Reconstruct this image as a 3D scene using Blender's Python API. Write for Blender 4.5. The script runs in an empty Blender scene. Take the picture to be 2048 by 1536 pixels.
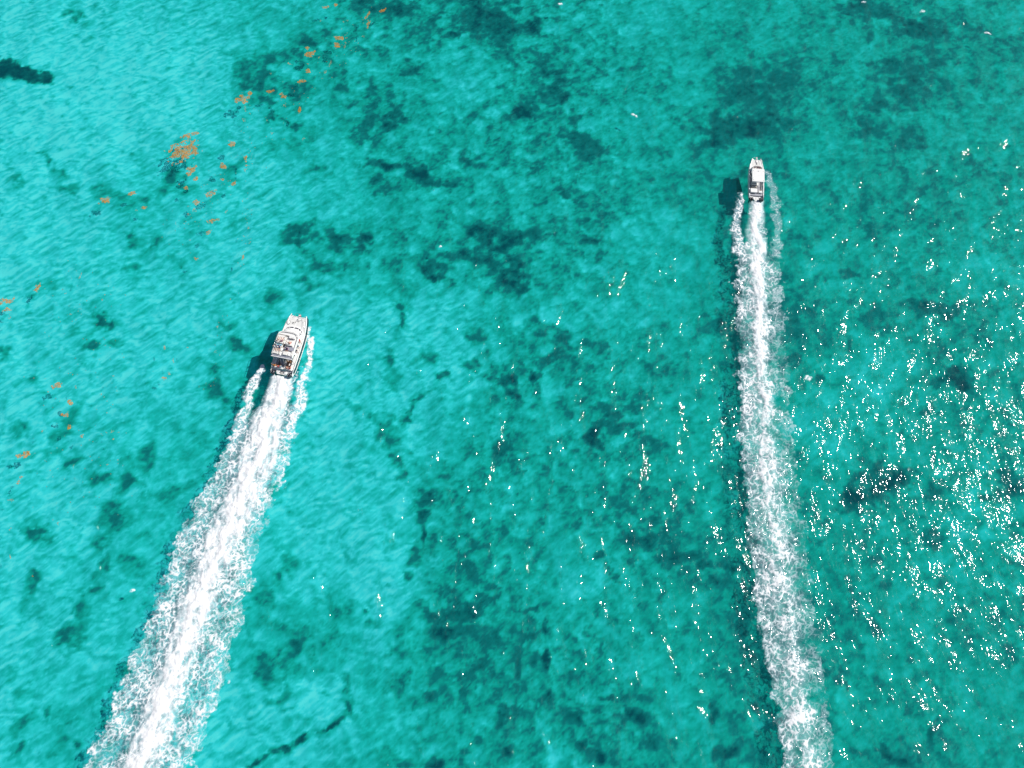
import bpy, bmesh, math, random
import numpy as np
from mathutils import Vector, Matrix

random.seed(7)
rng = np.random.default_rng(7)
R = math.radians
SC = bpy.context.scene
COL = SC.collection

# ------------------------------------------------------------------ camera, sky, sun, exposure
CAM_H, CAM_F, CAM_T = 150.0, 1600.0, R(22)          # height (m), focal length (px of a 2048 wide frame), tilt from straight down
cd = bpy.data.cameras.new('drone_camera')
cam = bpy.data.objects.new('drone_camera', cd)
COL.objects.link(cam)
cam.location = (0, 0, CAM_H)
cam.rotation_euler = (CAM_T, 0, 0)
cd.sensor_width = 36.0
cd.lens = CAM_F / 2048.0 * 36.0
cd.clip_start = 1.0
cd.clip_end = 20000.0
SC.camera = cam

SUN_EL, SUN_AZ = 43.0, 18.5                            # azimuth counted from +X towards +Y
world = bpy.data.worlds.new('World')
SC.world = world
world.use_nodes = True
wn = world.node_tree
sky = wn.nodes.new('ShaderNodeTexSky')
sky.sky_type = 'NISHITA'
sky.sun_disc = False
sky.sun_elevation = R(SUN_EL)
sky.sun_rotation = R(90 - SUN_AZ)
wn.links.new(sky.outputs[0], wn.nodes['Background'].inputs[0])
wn.nodes['Background'].inputs[1].default_value = 0.06
sd = bpy.data.lights.new('sun', 'SUN')
sd.energy = 4.6
sd.angle = R(0.53)
sd.color = (1.0, 0.96, 0.9)
sun = bpy.data.objects.new('sun', sd)
COL.objects.link(sun)
sdir = Vector((math.cos(R(SUN_EL)) * math.cos(R(SUN_AZ)), math.cos(R(SUN_EL)) * math.sin(R(SUN_AZ)), math.sin(R(SUN_EL))))
sun.rotation_euler = sdir.to_track_quat('Z', 'Y').to_euler()
sun.location = sdir * 300
SC.view_settings.view_transform = 'Standard'
SC.view_settings.look = 'None'
SC.view_settings.exposure = 0.24
SC.view_settings.gamma = 1.0
SC.view_settings.use_curve_mapping = False
SC.cycles.transparent_max_bounces = 16
SC.cycles.max_bounces = 8


def px2w(px, py, z=0.0):
    u, v = (px - 1024) / CAM_F, (768 - py) / CAM_F
    d = (u, math.sin(CAM_T) + v * math.cos(CAM_T), -math.cos(CAM_T) + v * math.sin(CAM_T))
    t = (z - CAM_H) / d[2]
    return Vector((d[0] * t, d[1] * t, z))


def w2px(x, y, z):
    zz = z - CAM_H
    f = y * math.sin(CAM_T) - zz * math.cos(CAM_T)
    u = y * math.cos(CAM_T) + zz * math.sin(CAM_T)
    return 1024 + CAM_F * x / f, 768 - CAM_F * u / f


# ------------------------------------------------------------------ numpy noise
def _hash(ix, iy, seed):
    h = (ix.astype(np.int64) * 374761393 + iy.astype(np.int64) * 668265263 + seed * 1442695041) & 0xFFFFFFFF
    h = ((h ^ (h >> 13)) * 1274126177) & 0xFFFFFFFF
    h = ((h ^ (h >> 16)) * 2246822519) & 0xFFFFFFFF
    return (h ^ (h >> 15)) & 0xFFFFFFFF


def perlin(x, y, seed=0):
    ix, iy = np.floor(x), np.floor(y)
    fx, fy = x - ix, y - iy
    u = fx * fx * fx * (fx * (fx * 6 - 15) + 10)
    v = fy * fy * fy * (fy * (fy * 6 - 15) + 10)

    def g(ox, oy):
        a = _hash(ix + ox, iy + oy, seed) * (2 * math.pi / 4294967296.0)
        return np.cos(a) * (fx - ox) + np.sin(a) * (fy - oy)
    a = g(0, 0) + u * (g(1, 0) - g(0, 0))
    b = g(0, 1) + u * (g(1, 1) - g(0, 1))
    return (a + v * (b - a)) * 1.5


def fbm(x, y, octv=4, seed=0, gain=0.5, lac=2.03):
    s, a, f = 0.0, 1.0, 1.0
    for k in range(octv):
        s = s + a * perlin(x * f + 17.3 * k, y * f - 9.1 * k, seed + k)
        a *= gain
        f *= lac
    return s


def worley(x, y, seed=0):
    ix, iy = np.floor(x), np.floor(y)
    f1 = np.full(x.shape, 9.0)
    f2 = np.full(x.shape, 9.0)
    for oy in (-1, 0, 1):
        for ox in (-1, 0, 1):
            h = _hash(ix + ox, iy + oy, seed)
            px = ix + ox + (h & 0xFFFF) / 65536.0
            py = iy + oy + (h >> 16) / 65536.0
            d = np.hypot(px - x, py - y)
            f2 = np.minimum(f2, np.maximum(f1, d))
            f1 = np.minimum(f1, d)
    return f1, f2


def sstep(a, b, x):
    t = np.clip((x - a) / (b - a), 0, 1)
    return t * t * (3 - 2 * t)


# ------------------------------------------------------------------ materials
def new_mat(name):
    m = bpy.data.materials.new(name)
    m.use_nodes = True
    nt = m.node_tree
    return m, nt, nt.nodes, nt.links, nt.nodes['Principled BSDF']


def paint(name, col, rough=0.45, var=0.06, scale=3.0, metal=0.0, bump=0.0, bscale=60.0):
    """a plain surface with faint procedural unevenness in colour and gloss"""
    m, nt, N, L, p = new_mat(name)
    tc = N.new('ShaderNodeTexCoord')
    n = N.new('ShaderNodeTexNoise')
    n.inputs['Scale'].default_value = scale
    n.inputs['Detail'].default_value = 5
    L.new(tc.outputs['Object'], n.inputs['Vector'])
    r = N.new('ShaderNodeValToRGB')
    r.color_ramp.elements[0].position = 0.3
    r.color_ramp.elements[1].position = 0.7
    r.color_ramp.elements[0].color = tuple(c * (1 - 2 * var) for c in col) + (1,)
    r.color_ramp.elements[1].color = tuple(min(1, c * (1 + var)) for c in col) + (1,)
    L.new(n.outputs[0], r.inputs[0])
    L.new(r.outputs[0], p.inputs['Base Color'])
    p.inputs['Roughness'].default_value = rough
    p.inputs['Metallic'].default_value = metal
    if bump:
        n2 = N.new('ShaderNodeTexNoise')
        n2.inputs['Scale'].default_value = bscale
        L.new(tc.outputs['Object'], n2.inputs['Vector'])
        b = N.new('ShaderNodeBump')
        b.inputs['Distance'].default_value = bump
        L.new(n2.outputs[0], b.inputs['Height'])
        L.new(b.outputs[0], p.inputs['Normal'])
    return m


M = dict(
    gel=paint('white_gelcoat', (0.78, 0.78, 0.77), 0.3, 0.03, 1.2),
    nonskid=paint('grey_nonskid', (0.69, 0.69, 0.67), 0.8, 0.04, 2.0, bump=0.004),
    sole=paint('grey_sole', (0.30, 0.30, 0.325), 0.8, 0.08, 2.0),
    navy=paint('dark_hull_paint', (0.018, 0.026, 0.036), 0.25, 0.1),
    glass=paint('tinted_window', (0.022, 0.022, 0.045), 0.08, 0.1),
    screen=paint('smoked_screen', (0.42, 0.41, 0.41), 0.12, 0.05),
    cushion=paint('white_vinyl', (0.74, 0.73, 0.70), 0.55, 0.05, 5.0, bump=0.006, bscale=9),
    beige=paint('beige_vinyl', (0.55, 0.51, 0.43), 0.55, 0.05, 5.0),
    greyvinyl=paint('grey_vinyl', (0.30, 0.31, 0.37), 0.6, 0.06, 5.0),
    steel=paint('stainless_tube', (0.62, 0.61, 0.58), 0.25, 0.05, 5, metal=0.9),
    bronze=paint('tarnished_tube', (0.16, 0.12, 0.07), 0.4, 0.1, 5, metal=0.3),
    black=paint('black_cowling', (0.012, 0.014, 0.024), 0.3, 0.1),
    rubber=paint('black_rubber', (0.02, 0.02, 0.022), 0.7, 0.1),
    dark=paint('dark_interior', (0.035, 0.03, 0.032), 0.7, 0.1),
    grey=paint('grey_moulding', (0.34, 0.35, 0.39), 0.5, 0.05),
    eva=paint('worn_grey_tread', (0.42, 0.40, 0.38), 0.8, 0.08, 3),
    rope=paint('dark_rope', (0.10, 0.10, 0.11), 0.9, 0.15, 10),
    blue=paint('blue_cloth', (0.02, 0.14, 0.36), 0.9, 0.1, 6),
    lightblue=paint('light_blue_cloth', (0.30, 0.55, 0.68), 0.9, 0.1, 6),
    navycloth=paint('navy_cloth', (0.015, 0.02, 0.07), 0.9, 0.1, 6),
    purple=paint('purple_cloth', (0.05, 0.015, 0.13), 0.9, 0.1, 6),
    white=paint('white_cloth', (0.74, 0.74, 0.74), 0.9, 0.05, 6),
    red=paint('red_cloth', (0.50, 0.03, 0.04), 0.9, 0.1, 6),
    pink=paint('coral_pink_cloth', (0.80, 0.09, 0.11), 0.9, 0.1, 6),
    orange=paint('orange_cloth', (0.75, 0.28, 0.03), 0.9, 0.1, 6),
    brown=paint('brown_cloth', (0.16, 0.07, 0.03), 0.9, 0.1, 6),
    yellow=paint('mustard_cloth', (0.55, 0.33, 0.05), 0.9, 0.1, 6),
    skin=paint('fair_skin', (0.58, 0.33, 0.24), 0.55, 0.06, 8),
    tan=paint('tanned_skin', (0.38, 0.19, 0.11), 0.55, 0.06, 8),
    hair=paint('dark_hair', (0.03, 0.018, 0.012), 0.6, 0.1, 12),
    fairhair=paint('fair_hair', (0.30, 0.19, 0.08), 0.6, 0.1, 12),
    eye=paint('dark_eye', (0.02, 0.02, 0.02), 0.2, 0.05),
)


# ------------------------------------------------------------------ object helpers
def link(name, me, mat=None, parent=None):
    o = bpy.data.objects.new(name, me)
    COL.objects.link(o)
    if mat is not None:
        me.materials.append(mat)
    if parent is not None:
        o.parent = parent
    return o


def tag(o, label=None, cat=None, group=None, kind=None):
    for k, v in (('label', label), ('category', cat), ('group', group), ('kind', kind)):
        if v:
            o[k] = v
    return o


def empty(name, loc, rot=(0, 0, 0)):
    o = bpy.data.objects.new(name, None)
    COL.objects.link(o)
    o.empty_display_size = 0.5
    o.location = loc
    o.rotation_euler = rot
    return o


def grid_mesh(name, X, Y, Z, keep=None, attrs=None, smooth=True):
    """a mesh from 2-D arrays of points; keep masks the quads"""
    ny, nx = X.shape
    co = np.stack([X, Y, Z], -1).reshape(-1, 3)
    idx = np.arange(nx * ny).reshape(ny, nx)
    q = np.stack([idx[:-1, :-1], idx[:-1, 1:], idx[1:, 1:], idx[1:, :-1]], -1).reshape(-1, 4)
    if keep is not None:
        q = q[keep.reshape(-1)]
    used = np.zeros(nx * ny, bool)
    used[q.reshape(-1)] = True
    remap = np.cumsum(used) - 1
    q = remap[q]
    co = co[used]
    me = bpy.data.meshes.new(name)
    me.vertices.add(len(co))
    me.vertices.foreach_set('co', co.astype(np.float32).reshape(-1))
    me.loops.add(q.size)
    me.loops.foreach_set('vertex_index', q.astype(np.int32).reshape(-1))
    me.polygons.add(len(q))
    me.polygons.foreach_set('loop_start', np.arange(0, q.size, 4, dtype=np.int32))
    me.polygons.foreach_set('loop_total', np.full(len(q), 4, dtype=np.int32))
    for k, v in (attrs or {}).items():
        a = me.attributes.new(k, 'FLOAT', 'POINT')
        a.data.foreach_set('value', v.reshape(-1)[used].astype(np.float32))
    me.update(calc_edges=True)
    if smooth:
        me.polygons.foreach_set('use_smooth', np.ones(len(q), bool))
    return me


class MB:
    """collects shapes in one bmesh and links them as one mesh object"""

    def __init__(self):
        self.bm = bmesh.new()

    def box(self, x0, x1, y0, y1, z0, z1, bev=0.0, seg=2):
        r = bmesh.ops.create_cube(self.bm, size=1.0)
        vs = r['verts']
        for v in vs:
            v.co = Vector(((x0 + x1) / 2 + v.co.x * (x1 - x0), (y0 + y1) / 2 + v.co.y * (y1 - y0), (z0 + z1) / 2 + v.co.z * (z1 - z0)))
        if bev:
            es = list({e for v in vs for e in v.link_edges})
            bmesh.ops.bevel(self.bm, geom=es, offset=bev, segments=seg, affect='EDGES', profile=0.5)
        return self

    def prism(self, pts, z0, z1, bev=0.0, top=None):
        """polygon in the deck plane extruded from z0 to z1; top may be a shrunk outline"""
        top = top or pts
        a = [self.bm.verts.new((p[0], p[1], z0 if len(p) < 3 else p[2] + z0)) for p in pts]
        b = [self.bm.verts.new((p[0], p[1], z1 if len(p) < 3 else p[2] + z1)) for p in top]
        n = len(a)
        fs = [self.bm.faces.new(b), self.bm.faces.new(a[::-1])]
        for i in range(n):
            fs.append(self.bm.faces.new((a[i], a[(i + 1) % n], b[(i + 1) % n], b[i])))
        if bev:
            bmesh.ops.bevel(self.bm, geom=list(fs[0].edges), offset=bev, segments=2, affect='EDGES', profile=0.5)
        return self

    def tube(self, pts, r, n=8, closed=False):
        pts = [Vector(p) for p in pts]
        rings = []
        for i, p in enumerate(pts):
            a = pts[i - 1] if i > 0 or closed else p
            b = pts[(i + 1) % len(pts)] if i < len(pts) - 1 or closed else p
            t = (b - a).normalized()
            q = t.to_track_quat('Z', 'Y')
            rr = r[i] if isinstance(r, (list, tuple)) else r
            rings.append([self.bm.verts.new(p + q @ Vector((rr * math.cos(2 * math.pi * k / n), rr * math.sin(2 * math.pi * k / n), 0))) for k in range(n)])
        m = len(rings)
        for i in range(m if closed else m - 1):
            A, B = rings[i], rings[(i + 1) % m]
            for k in range(n):
                self.bm.faces.new((A[k], A[(k + 1) % n], B[(k + 1) % n], B[k]))
        if not closed:
            self.bm.faces.new(rings[0][::-1])
            self.bm.faces.new(rings[-1])
        return self

    def loft(self, rings, cap0=True, cap1=True, closed=True):
        V = [[self.bm.verts.new(p) for p in r] for r in rings]
        n = len(V[0])
        for i in range(len(V) - 1):
            for k in range(n if closed else n - 1):
                self.bm.faces.new((V[i][k], V[i][(k + 1) % n], V[i + 1][(k + 1) % n], V[i + 1][k]))
        if cap0:
            self.bm.faces.new(V[0][::-1])
        if cap1:
            self.bm.faces.new(V[-1])
        return self

    def ball(self, c, r, sx=1, sy=1, sz=1, sub=2):
        res = bmesh.ops.create_icosphere(self.bm, subdivisions=sub, radius=r)
        for v in res['verts']:
            v.co = Vector((c[0] + v.co.x * sx, c[1] + v.co.y * sy, c[2] + v.co.z * sz))
        return self

    def rot(self, ang, axis, piv):
        bmesh.ops.rotate(self.bm, verts=self.bm.verts[:], cent=Vector(piv), matrix=Matrix.Rotation(ang, 3, axis))
        return self

    def build(self, name, mat, parent=None, smooth=False):
        bmesh.ops.recalc_face_normals(self.bm, faces=self.bm.faces[:])
        me = bpy.data.meshes.new(name)
        self.bm.to_mesh(me)
        self.bm.free()
        if smooth:
            me.polygons.foreach_set('use_smooth', np.ones(len(me.polygons), bool))
        return link(name, me, mat, parent)


# ------------------------------------------------------------------ the sea floor
# overall tone (0 dark weed .. 10 bright sand), one row per 128 px of the photograph
TONE = np.array([
    [8.5, 8, 7.5, 7, 6, 5.5, 4.8, 4.3, 3.8, 4.6, 5, 5, 5, 4.4, 4.2, 4.5, 5],
    [8.5, 8.8, 8.8, 8.3, 6.5, 5.2, 5, 5, 4.6, 4.2, 4.6, 5, 4.5, 4.1, 4.1, 3.9, 4.5],
    [8.5, 9, 8.6, 8, 6.6, 5.2, 4.8, 5, 4.6, 5, 5, 3.9, 3.2, 4.5, 4.4, 4.4, 4.5],
    [8.2, 8, 7, 6.6, 7.8, 6, 5, 4.4, 4.2, 4.6, 5, 4.6, 4.2, 5, 4.6, 4.5, 5],
    [8.6, 8, 7.2, 7.2, 8, 6, 4.8, 4.2, 4, 4.6, 5, 4.6, 3.9, 4.6, 4.6, 4.5, 4.5],
    [8.6, 7.6, 8, 8, 6, 7.6, 7.4, 7.2, 5.2, 5, 5, 4.3, 3.7, 4.6, 4.3, 4.2, 4.2],
    [8.1, 8, 8, 7.2, 5.8, 8.4, 7.6, 7.5, 4.6, 4.5, 5, 4.7, 3.9, 5, 5, 4.1, 4.5],
    [8.2, 7.3, 6.8, 6.3, 7, 8.2, 7.2, 5, 4.7, 4.9, 4.6, 5, 4.1, 5, 5, 4.5, 4.2],
    [8, 8.3, 6.4, 6, 7.4, 7.6, 7.4, 4.9, 5, 4.6, 4.3, 4.6, 3.8, 4.6, 4.1, 4.5, 4.2],
    [8, 7.2, 6.4, 7, 6.4, 7.6, 8, 4.6, 4.4, 4.9, 4.6, 4.4, 3.7, 4.6, 4.6, 4.5, 4.2],
    [8, 7.5, 7.2, 7.5, 6, 4.8, 7.2, 4.4, 4.4, 4.6, 4.6, 4.6, 3.7, 4.4, 4.6, 4.3, 4.5],
    [7.6, 6.5, 7, 8, 7.7, 8, 5.4, 4.6, 4.3, 4.6, 4.6, 4.3, 3.9, 4.3, 4.3, 4.6, 4.5],
    [7.2, 6, 6.4, 8, 7.2, 5.4, 4.7, 4.3, 4.2, 4.6, 4.3, 4.1, 3.9, 4.3, 3.8, 4.5, 4.3]])
# weed beds and coral heads: px, py, rx, ry, turn (deg), density
WEED = """
40 146 64 17 12 1.5|0 140 40 21 0 1.5|147 32 16 8 0 .8|85 316 17 8 0 .9|125 335 18 10 15 .8|30 365 12 9 0 .7|135 370 15 12 0 .7|10 295 8 5 0 .7|195 375 22 20 0 .5
225 385 20 12 20 .6|145 178 8 5 0 .7|122 200 24 5 40 .5|255 415 30 15 20 .5|285 410 12 7 0 .7|170 260 28 9 0 .35|268 313 13 7 25 .7|345 355 18 14 -30 .7|330 385 18 12 0 .7
370 372 25 10 20 .5|470 340 18 20 0 .6|480 440 24 12 -20 .7|260 475 18 14 0 .7|310 480 16 9 -30 .6|493 143 28 36 0 .9|530 170 28 40 0 .8|585 185 30 20 -30 .7|620 78 36 14 0 .6
600 110 14 30 0 .6|540 122 40 12 0 .6|540 240 16 9 0 .9|585 242 20 10 0 .8|690 180 22 32 0 .5|750 186 18 12 0 .7|815 140 22 12 0 .7|730 255 28 38 30 .5|785 235 22 22 -30 .7
700 285 18 10 0 .6|640 340 15 10 0 .7|780 15 60 14 0 .6|960 42 50 40 0 .7|1000 60 42 30 0 .6|900 70 22 6 0 .8|1060 50 22 22 0 .7|1090 130 40 20 0 .4|1100 190 42 25 -20 .6
1060 212 26 15 0 .8|740 330 22 10 0 .8|810 340 60 12 10 .8|850 352 26 18 0 .9|940 322 18 10 0 .9|905 360 14 12 0 .8|770 375 20 16 0 .8|600 455 32 12 -15 .9|600 485 36 16 0 .8
690 490 42 16 0 .8|725 488 24 16 0 .9|650 465 22 12 0 .6|990 470 46 22 0 .8|1010 500 30 14 0 .8|1165 292 42 24 20 .7|1180 310 18 12 0 .7|1150 240 12 14 0 .7|1130 390 14 8 0 .7
1180 490 12 9 0 .8|1500 190 62 62 0 .45|1490 252 76 30 0 .7|1450 285 44 18 0 .5|1740 25 62 15 10 .6|1850 60 62 15 0 .6|1800 140 72 30 0 .4|1800 200 62 25 0 .4|1560 140 42 42 0 .4
1740 260 32 14 0 .4|1820 285 25 20 0 .5|210 641 30 12 8 1.1|190 634 12 14 0 .8|180 695 26 14 -25 .9|235 685 16 8 -20 .6|150 660 26 10 -35 .5|255 530 26 12 -20 .6|345 520 20 10 10 .7
70 765 12 20 -30 .6|95 570 14 14 0 .5|70 590 12 7 0 .5|5 705 18 12 -30 .8|115 870 42 18 -35 .55|40 857 18 14 -20 .7|150 830 22 10 -35 .5|160 922 34 12 -30 .8|140 930 9 14 0 .8
295 905 18 24 0 .8|285 925 26 14 -30 .7|250 935 18 25 0 .6|200 960 15 10 0 .8|265 970 22 12 0 .7|430 745 15 9 0 .7|425 775 26 14 10 .8|455 800 15 8 20 .7|475 692 20 14 20 .9
465 650 12 8 -30 .7|230 1012 26 15 0 .8|330 990 32 15 0 .6|78 1066 22 17 0 1.1|68 1142 14 10 0 .9|70 1164 10 24 0 .8|50 1212 20 30 0 .4|60 1236 26 9 -30 .6|230 1045 36 25 -20 .6
195 1085 15 14 0 .7|190 1150 20 10 0 .6|210 1122 12 14 0 .6|195 1175 18 10 -30 .8|170 1212 17 25 20 .9|150 1262 32 20 -45 .9|140 1282 28 11 -20 .8|262 1120 20 12 0 .5|55 1385 18 10 30 .5
85 1430 10 14 0 .7|40 1450 26 10 -35 .6|35 1490 18 9 -45 1|105 1505 17 9 -30 .8|165 1495 11 8 0 .8|20 1340 20 12 0 .5|130 1490 26 10 -30 .5|645 530 46 14 10 .6|610 562 18 10 0 .6
560 600 32 14 -20 .6|800 610 17 13 0 1|805 640 7 15 0 1|800 668 7 12 0 .7|778 720 13 26 0 .8|785 757 13 16 0 .6|865 558 26 9 35 1.2|845 540 22 9 0 .7|900 575 26 9 25 .7
860 530 32 10 0 .5|855 720 18 16 0 .7|890 755 14 8 0 .9|950 680 15 14 0 .8|945 720 12 14 0 .8|1000 762 22 16 0 .9|1010 790 16 12 0 .8|1010 900 14 22 0 .7|720 810 16 12 0 .7
750 830 14 10 0 .8|813 830 22 5 -40 1|850 800 26 4 -12 .7|770 860 20 18 0 .9|790 880 20 14 30 .95|803 910 15 16 0 1|800 945 12 8 -30 .9|725 770 12 8 0 .6|855 1000 24 16 0 .9
930 510 42 16 0 .6|1020 550 26 20 0 .6|1045 575 18 20 0 .9|1030 535 20 16 0 .7|1080 655 32 12 0 .5|1120 680 16 14 0 .7|1175 690 22 10 0 .6|1210 702 22 16 0 .6|1095 722 42 12 -20 .6
1150 755 12 12 0 .5|1065 755 8 12 0 1|1033 772 14 22 0 .9|1195 815 12 8 0 .6|1195 880 15 26 0 .8|1250 855 32 10 -20 .6|1230 840 22 12 0 .6|1300 890 26 20 0 .6|1045 880 32 18 0 .5
1280 810 32 18 -20 .4|1125 970 12 8 0 .5|1040 990 15 10 0 .6|1335 745 26 10 20 .4|1430 650 32 20 0 .4|1700 550 44 10 -10 .6|1870 620 46 16 0 .7|1900 610 20 12 0 .6|1700 690 9 16 20 .7
1750 640 32 20 0 .4|1920 757 26 18 0 .9|1880 765 20 8 0 .6|1755 962 54 26 -10 .8|1710 992 32 26 0 .9|1750 930 32 10 20 .6|2020 962 32 20 0 .7|1870 980 30 16 0 .4|1985 995 22 10 0 .5
1680 1370 9 14 -20 .9|1745 1245 28 12 30 .4|1860 1082 26 20 20 .7|1770 1505 30 7 48 .9|1800 1530 18 11 0 .9|1870 1460 9 20 30 .8|845 1030 12 14 0 1|850 1075 7 17 0 1|825 1112 16 14 -20 1
808 1148 7 14 0 1|700 1220 18 12 -30 .7|735 1238 9 11 0 .9|722 1222 6 6 0 .9|580 1130 18 14 0 .6|562 1155 12 8 -40 .7|700 1110 9 15 0 .5|530 1190 22 15 0 .6|560 1330 52 30 -10 .7
530 1342 25 16 0 .8|590 1310 22 18 0 .6|545 1398 14 10 0 .8|575 1380 8 20 20 .5|690 1375 10 20 0 1.05|697 1420 9 18 20 1.2|670 1450 26 7 -38 1.2|612 1475 32 7 -33 1.2|560 1507 30 6 -25 1.2|515 1526 20 6 -15 1.1
920 1225 44 20 0 .6|960 1208 32 12 -10 .7|880 1236 26 16 0 .5|810 1305 22 14 0 .7|790 1380 22 14 0 .6|860 1160 22 12 0 .4|900 1262 34 14 -20 .6|1000 1422 12 14 0 .8|950 1490 11 8 20 .7
1010 1490 7 18 15 .8|880 1520 22 12 0 .9|810 1530 18 8 0 .8|760 1240 12 12 0 .5|1200 1112 14 7 0 .8|1215 1142 7 17 -15 1|1225 1153 12 6 -30 .8|1280 1082 32 16 0 .6|1290 1040 22 22 0 .6
1350 1112 32 18 0 .7|1403 1132 18 9 0 .9|1415 1160 14 7 35 1|1060 1217 22 5 0 .7|1085 1255 5 14 -30 .7|1087 1312 7 27 5 1.1|1095 1388 7 16 20 .9|1080 1404 22 6 -20 .6|1040 1342 9 22 0 .7
1205 1285 4 9 20 .9|1190 1262 22 12 0 .5|1215 1390 8 8 0 .9|1265 1430 24 14 20 .7|1165 1435 14 14 0 .6|1170 1495 18 12 -20 .8|1190 1525 18 12 0 .9|1425 1430 11 22 0 .9|1510 1415 10 12 0 .7
1455 1505 26 16 0 .8|1410 1340 26 12 0 .4|1300 1490 20 14 0 .5|1455 1130 24 5 5 .6|1640 760 9 9 0 .5
"""
FEAT = np.array([[float(v) for v in r.split()] for r in WEED.replace('\n', '|').split('|') if r.strip()])
DEPTH = -3.3


def axis(lo, hi, step, far):
    a = list(np.arange(lo, hi + step * .5, step))
    d, s = step, []
    v = a[-1]
    while v < far:
        d *= 1.6
        v += d
        s.append(v)
    b, d, v = [], step, a[0]
    while v > -far:
        d *= 1.6
        v -= d
        b.append(v)
    return np.array(b[::-1] + a + s)


def build_seabed():
    X, Y = np.meshgrid(axis(-135, 135, 0.36, 5000), axis(-16, 172, 0.36, 5000))
    Z0 = np.full(X.shape, DEPTH)
    inside = (Y > -60) & (Y < 400)
    px, py = w2px(X, np.clip(Y, -60, 400), Z0)
    # ragged outlines: push the lookup about with noise
    wx = fbm(X / 9, Y / 9, 5, 11, .62) * 24
    wy = fbm(X / 9, Y / 9, 5, 31, .62) * 24
    gx = np.clip((px + wx * 1.6) / 128, 0, 15.999)
    gy = np.clip((py + wy * 1.6) / 128, 0, 11.999)
    ix, iy = gx.astype(int), gy.astype(int)
    fx, fy = gx - ix, gy - iy
    fx, fy = fx * fx * (3 - 2 * fx), fy * fy * (3 - 2 * fy)
    tone = (TONE[iy, ix] * (1 - fx) + TONE[iy, ix + 1] * fx) * (1 - fy) + (TONE[iy + 1, ix] * (1 - fx) + TONE[iy + 1, ix + 1] * fx) * fy
    tone = tone / 10 - .03 * sstep(.6, .85, tone / 10) + (.035 + .10 * fbm(X / 24, Y / 24, 3, 401)) * (1 - sstep(.5, .75, tone / 10))
    qx, qy = px + wx * .62, py + wy * .62
    fine = fbm(X / 2.6, Y / 2.6, 4, 5, .6)
    weed = np.zeros(X.shape)
    for cx, cy, rx, ry, a, s in FEAT:
        sel = (np.abs(px - cx) < 2.6 * max(rx, ry) + 40) & (np.abs(py - cy) < 2.6 * max(rx, ry) + 40) & inside
        dx, dy = (qx[sel] - cx, qy[sel] - cy) if s < 1.3 else (px[sel] + .3 * (qx - px)[sel] - cx, py[sel] + .3 * (qy - py)[sel] - cy)
        c, sn = math.cos(R(a)), math.sin(R(a))
        u, v = (dx * c + dy * sn) / rx, (-dx * sn + dy * c) / ry
        d = np.sqrt(u * u + v * v) + fine[sel] * (.46 if s < 1.3 else .34)
        weed[sel] = np.maximum(weed[sel], s * (1 - (sstep(.35, 1.6, d) if s < 1.3 else sstep(.6, 1.3, d))))
    clumps = fbm(X / 4.6 + 3, Y / 4.6, 5, 51, .6)
    puff = fbm(X / 5.2 + .35 * clumps, Y / 4.2 + 7 + .35 * clumps, 5, 57, .58)
    crease = np.exp(-(puff / .10) ** 2)
    mott = fbm(X / 2.1, Y / 2.1, 4, 71, .6)
    # the weedier the ground, the stronger its clumping
    k = 1 - sstep(.45, .8, tone)
    weed = np.where(weed > 1.02, weed, 1) * np.minimum(weed, 1.02) * np.clip(np.where(weed > 1.0, 1.15, .95) + np.where(weed > 1.2, .1, .5) * fbm(X / 3.1, Y / 3.1, 4, 61, .62), .25, 1.5)
    calm = 1 - .42 * sstep(1180, 1420, px)      # the floor is smoother to the east
    s = tone - weed * .44 + calm * (clumps * (.05 + .085 * k) + mott * (.035 + .06 * k) + (np.abs(puff) * .26 - .07) * (.25 + .75 * k) - crease * .04 * (.3 + .7 * k))
    dark = sstep(.25, .75, fbm(X / 3.4, Y / 3.4, 5, 91, .6) + .25 * k - .15)
    s = s - dark * (.085 * k + .02)
    # ripple light painted into the sand tone, running lower left to upper right
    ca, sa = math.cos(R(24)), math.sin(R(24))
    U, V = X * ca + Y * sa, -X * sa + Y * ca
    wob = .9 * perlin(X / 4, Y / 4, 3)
    ripple_light = .75 * fbm(U / 3.2 + wob, V / 1.05 + wob, 4, 131, .62) + .35 * fbm((X * .94 - Y * .34) / 2.2, (X * .34 + Y * .94) / .9 + wob, 3, 151, .6)
    s = s + (ripple_light + .45 * np.maximum(ripple_light, 0)) * (.05 + .25 * sstep(.5, .85, tone)) * (1 - .8 * np.clip(weed, 0, 1))
    s = np.clip(s, 0.0, 1.15)
    Z = DEPTH + .35 * fbm(X / 14, Y / 14, 3, 201) + .25 * (1 - s) * (fine * .5 + .5)
    Z = np.where((np.abs(X) > 140) | (Y > 178) | (Y < -22), DEPTH, Z)
    me = grid_mesh('seabed', X, Y, Z, attrs={'sand': s})  # sand also carries the painted ripple light
    m, nt, N, L, p = new_mat('sand_and_weed')
    at = N.new('ShaderNodeAttribute')
    at.attribute_name = 'sand'
    tc = N.new('ShaderNodeTexCoord')
    n = N.new('ShaderNodeTexNoise')
    n.inputs['Scale'].default_value = 1.1
    n.inputs['Detail'].default_value = 6
    n.inputs['Roughness'].default_value = .65
    L.new(tc.outputs['Object'], n.inputs['Vector'])
    ma = N.new('ShaderNodeMath')
    ma.operation = 'MULTIPLY_ADD'
    L.new(n.outputs[0], ma.inputs[0])
    ma.inputs[1].default_value = .16
    ma.inputs[2].default_value = -.08
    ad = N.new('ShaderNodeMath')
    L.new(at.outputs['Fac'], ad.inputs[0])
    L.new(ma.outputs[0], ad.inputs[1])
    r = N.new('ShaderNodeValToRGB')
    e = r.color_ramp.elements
    e[0].position, e[0].color = 0.0, (.005, .030, .036, 1)
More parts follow.
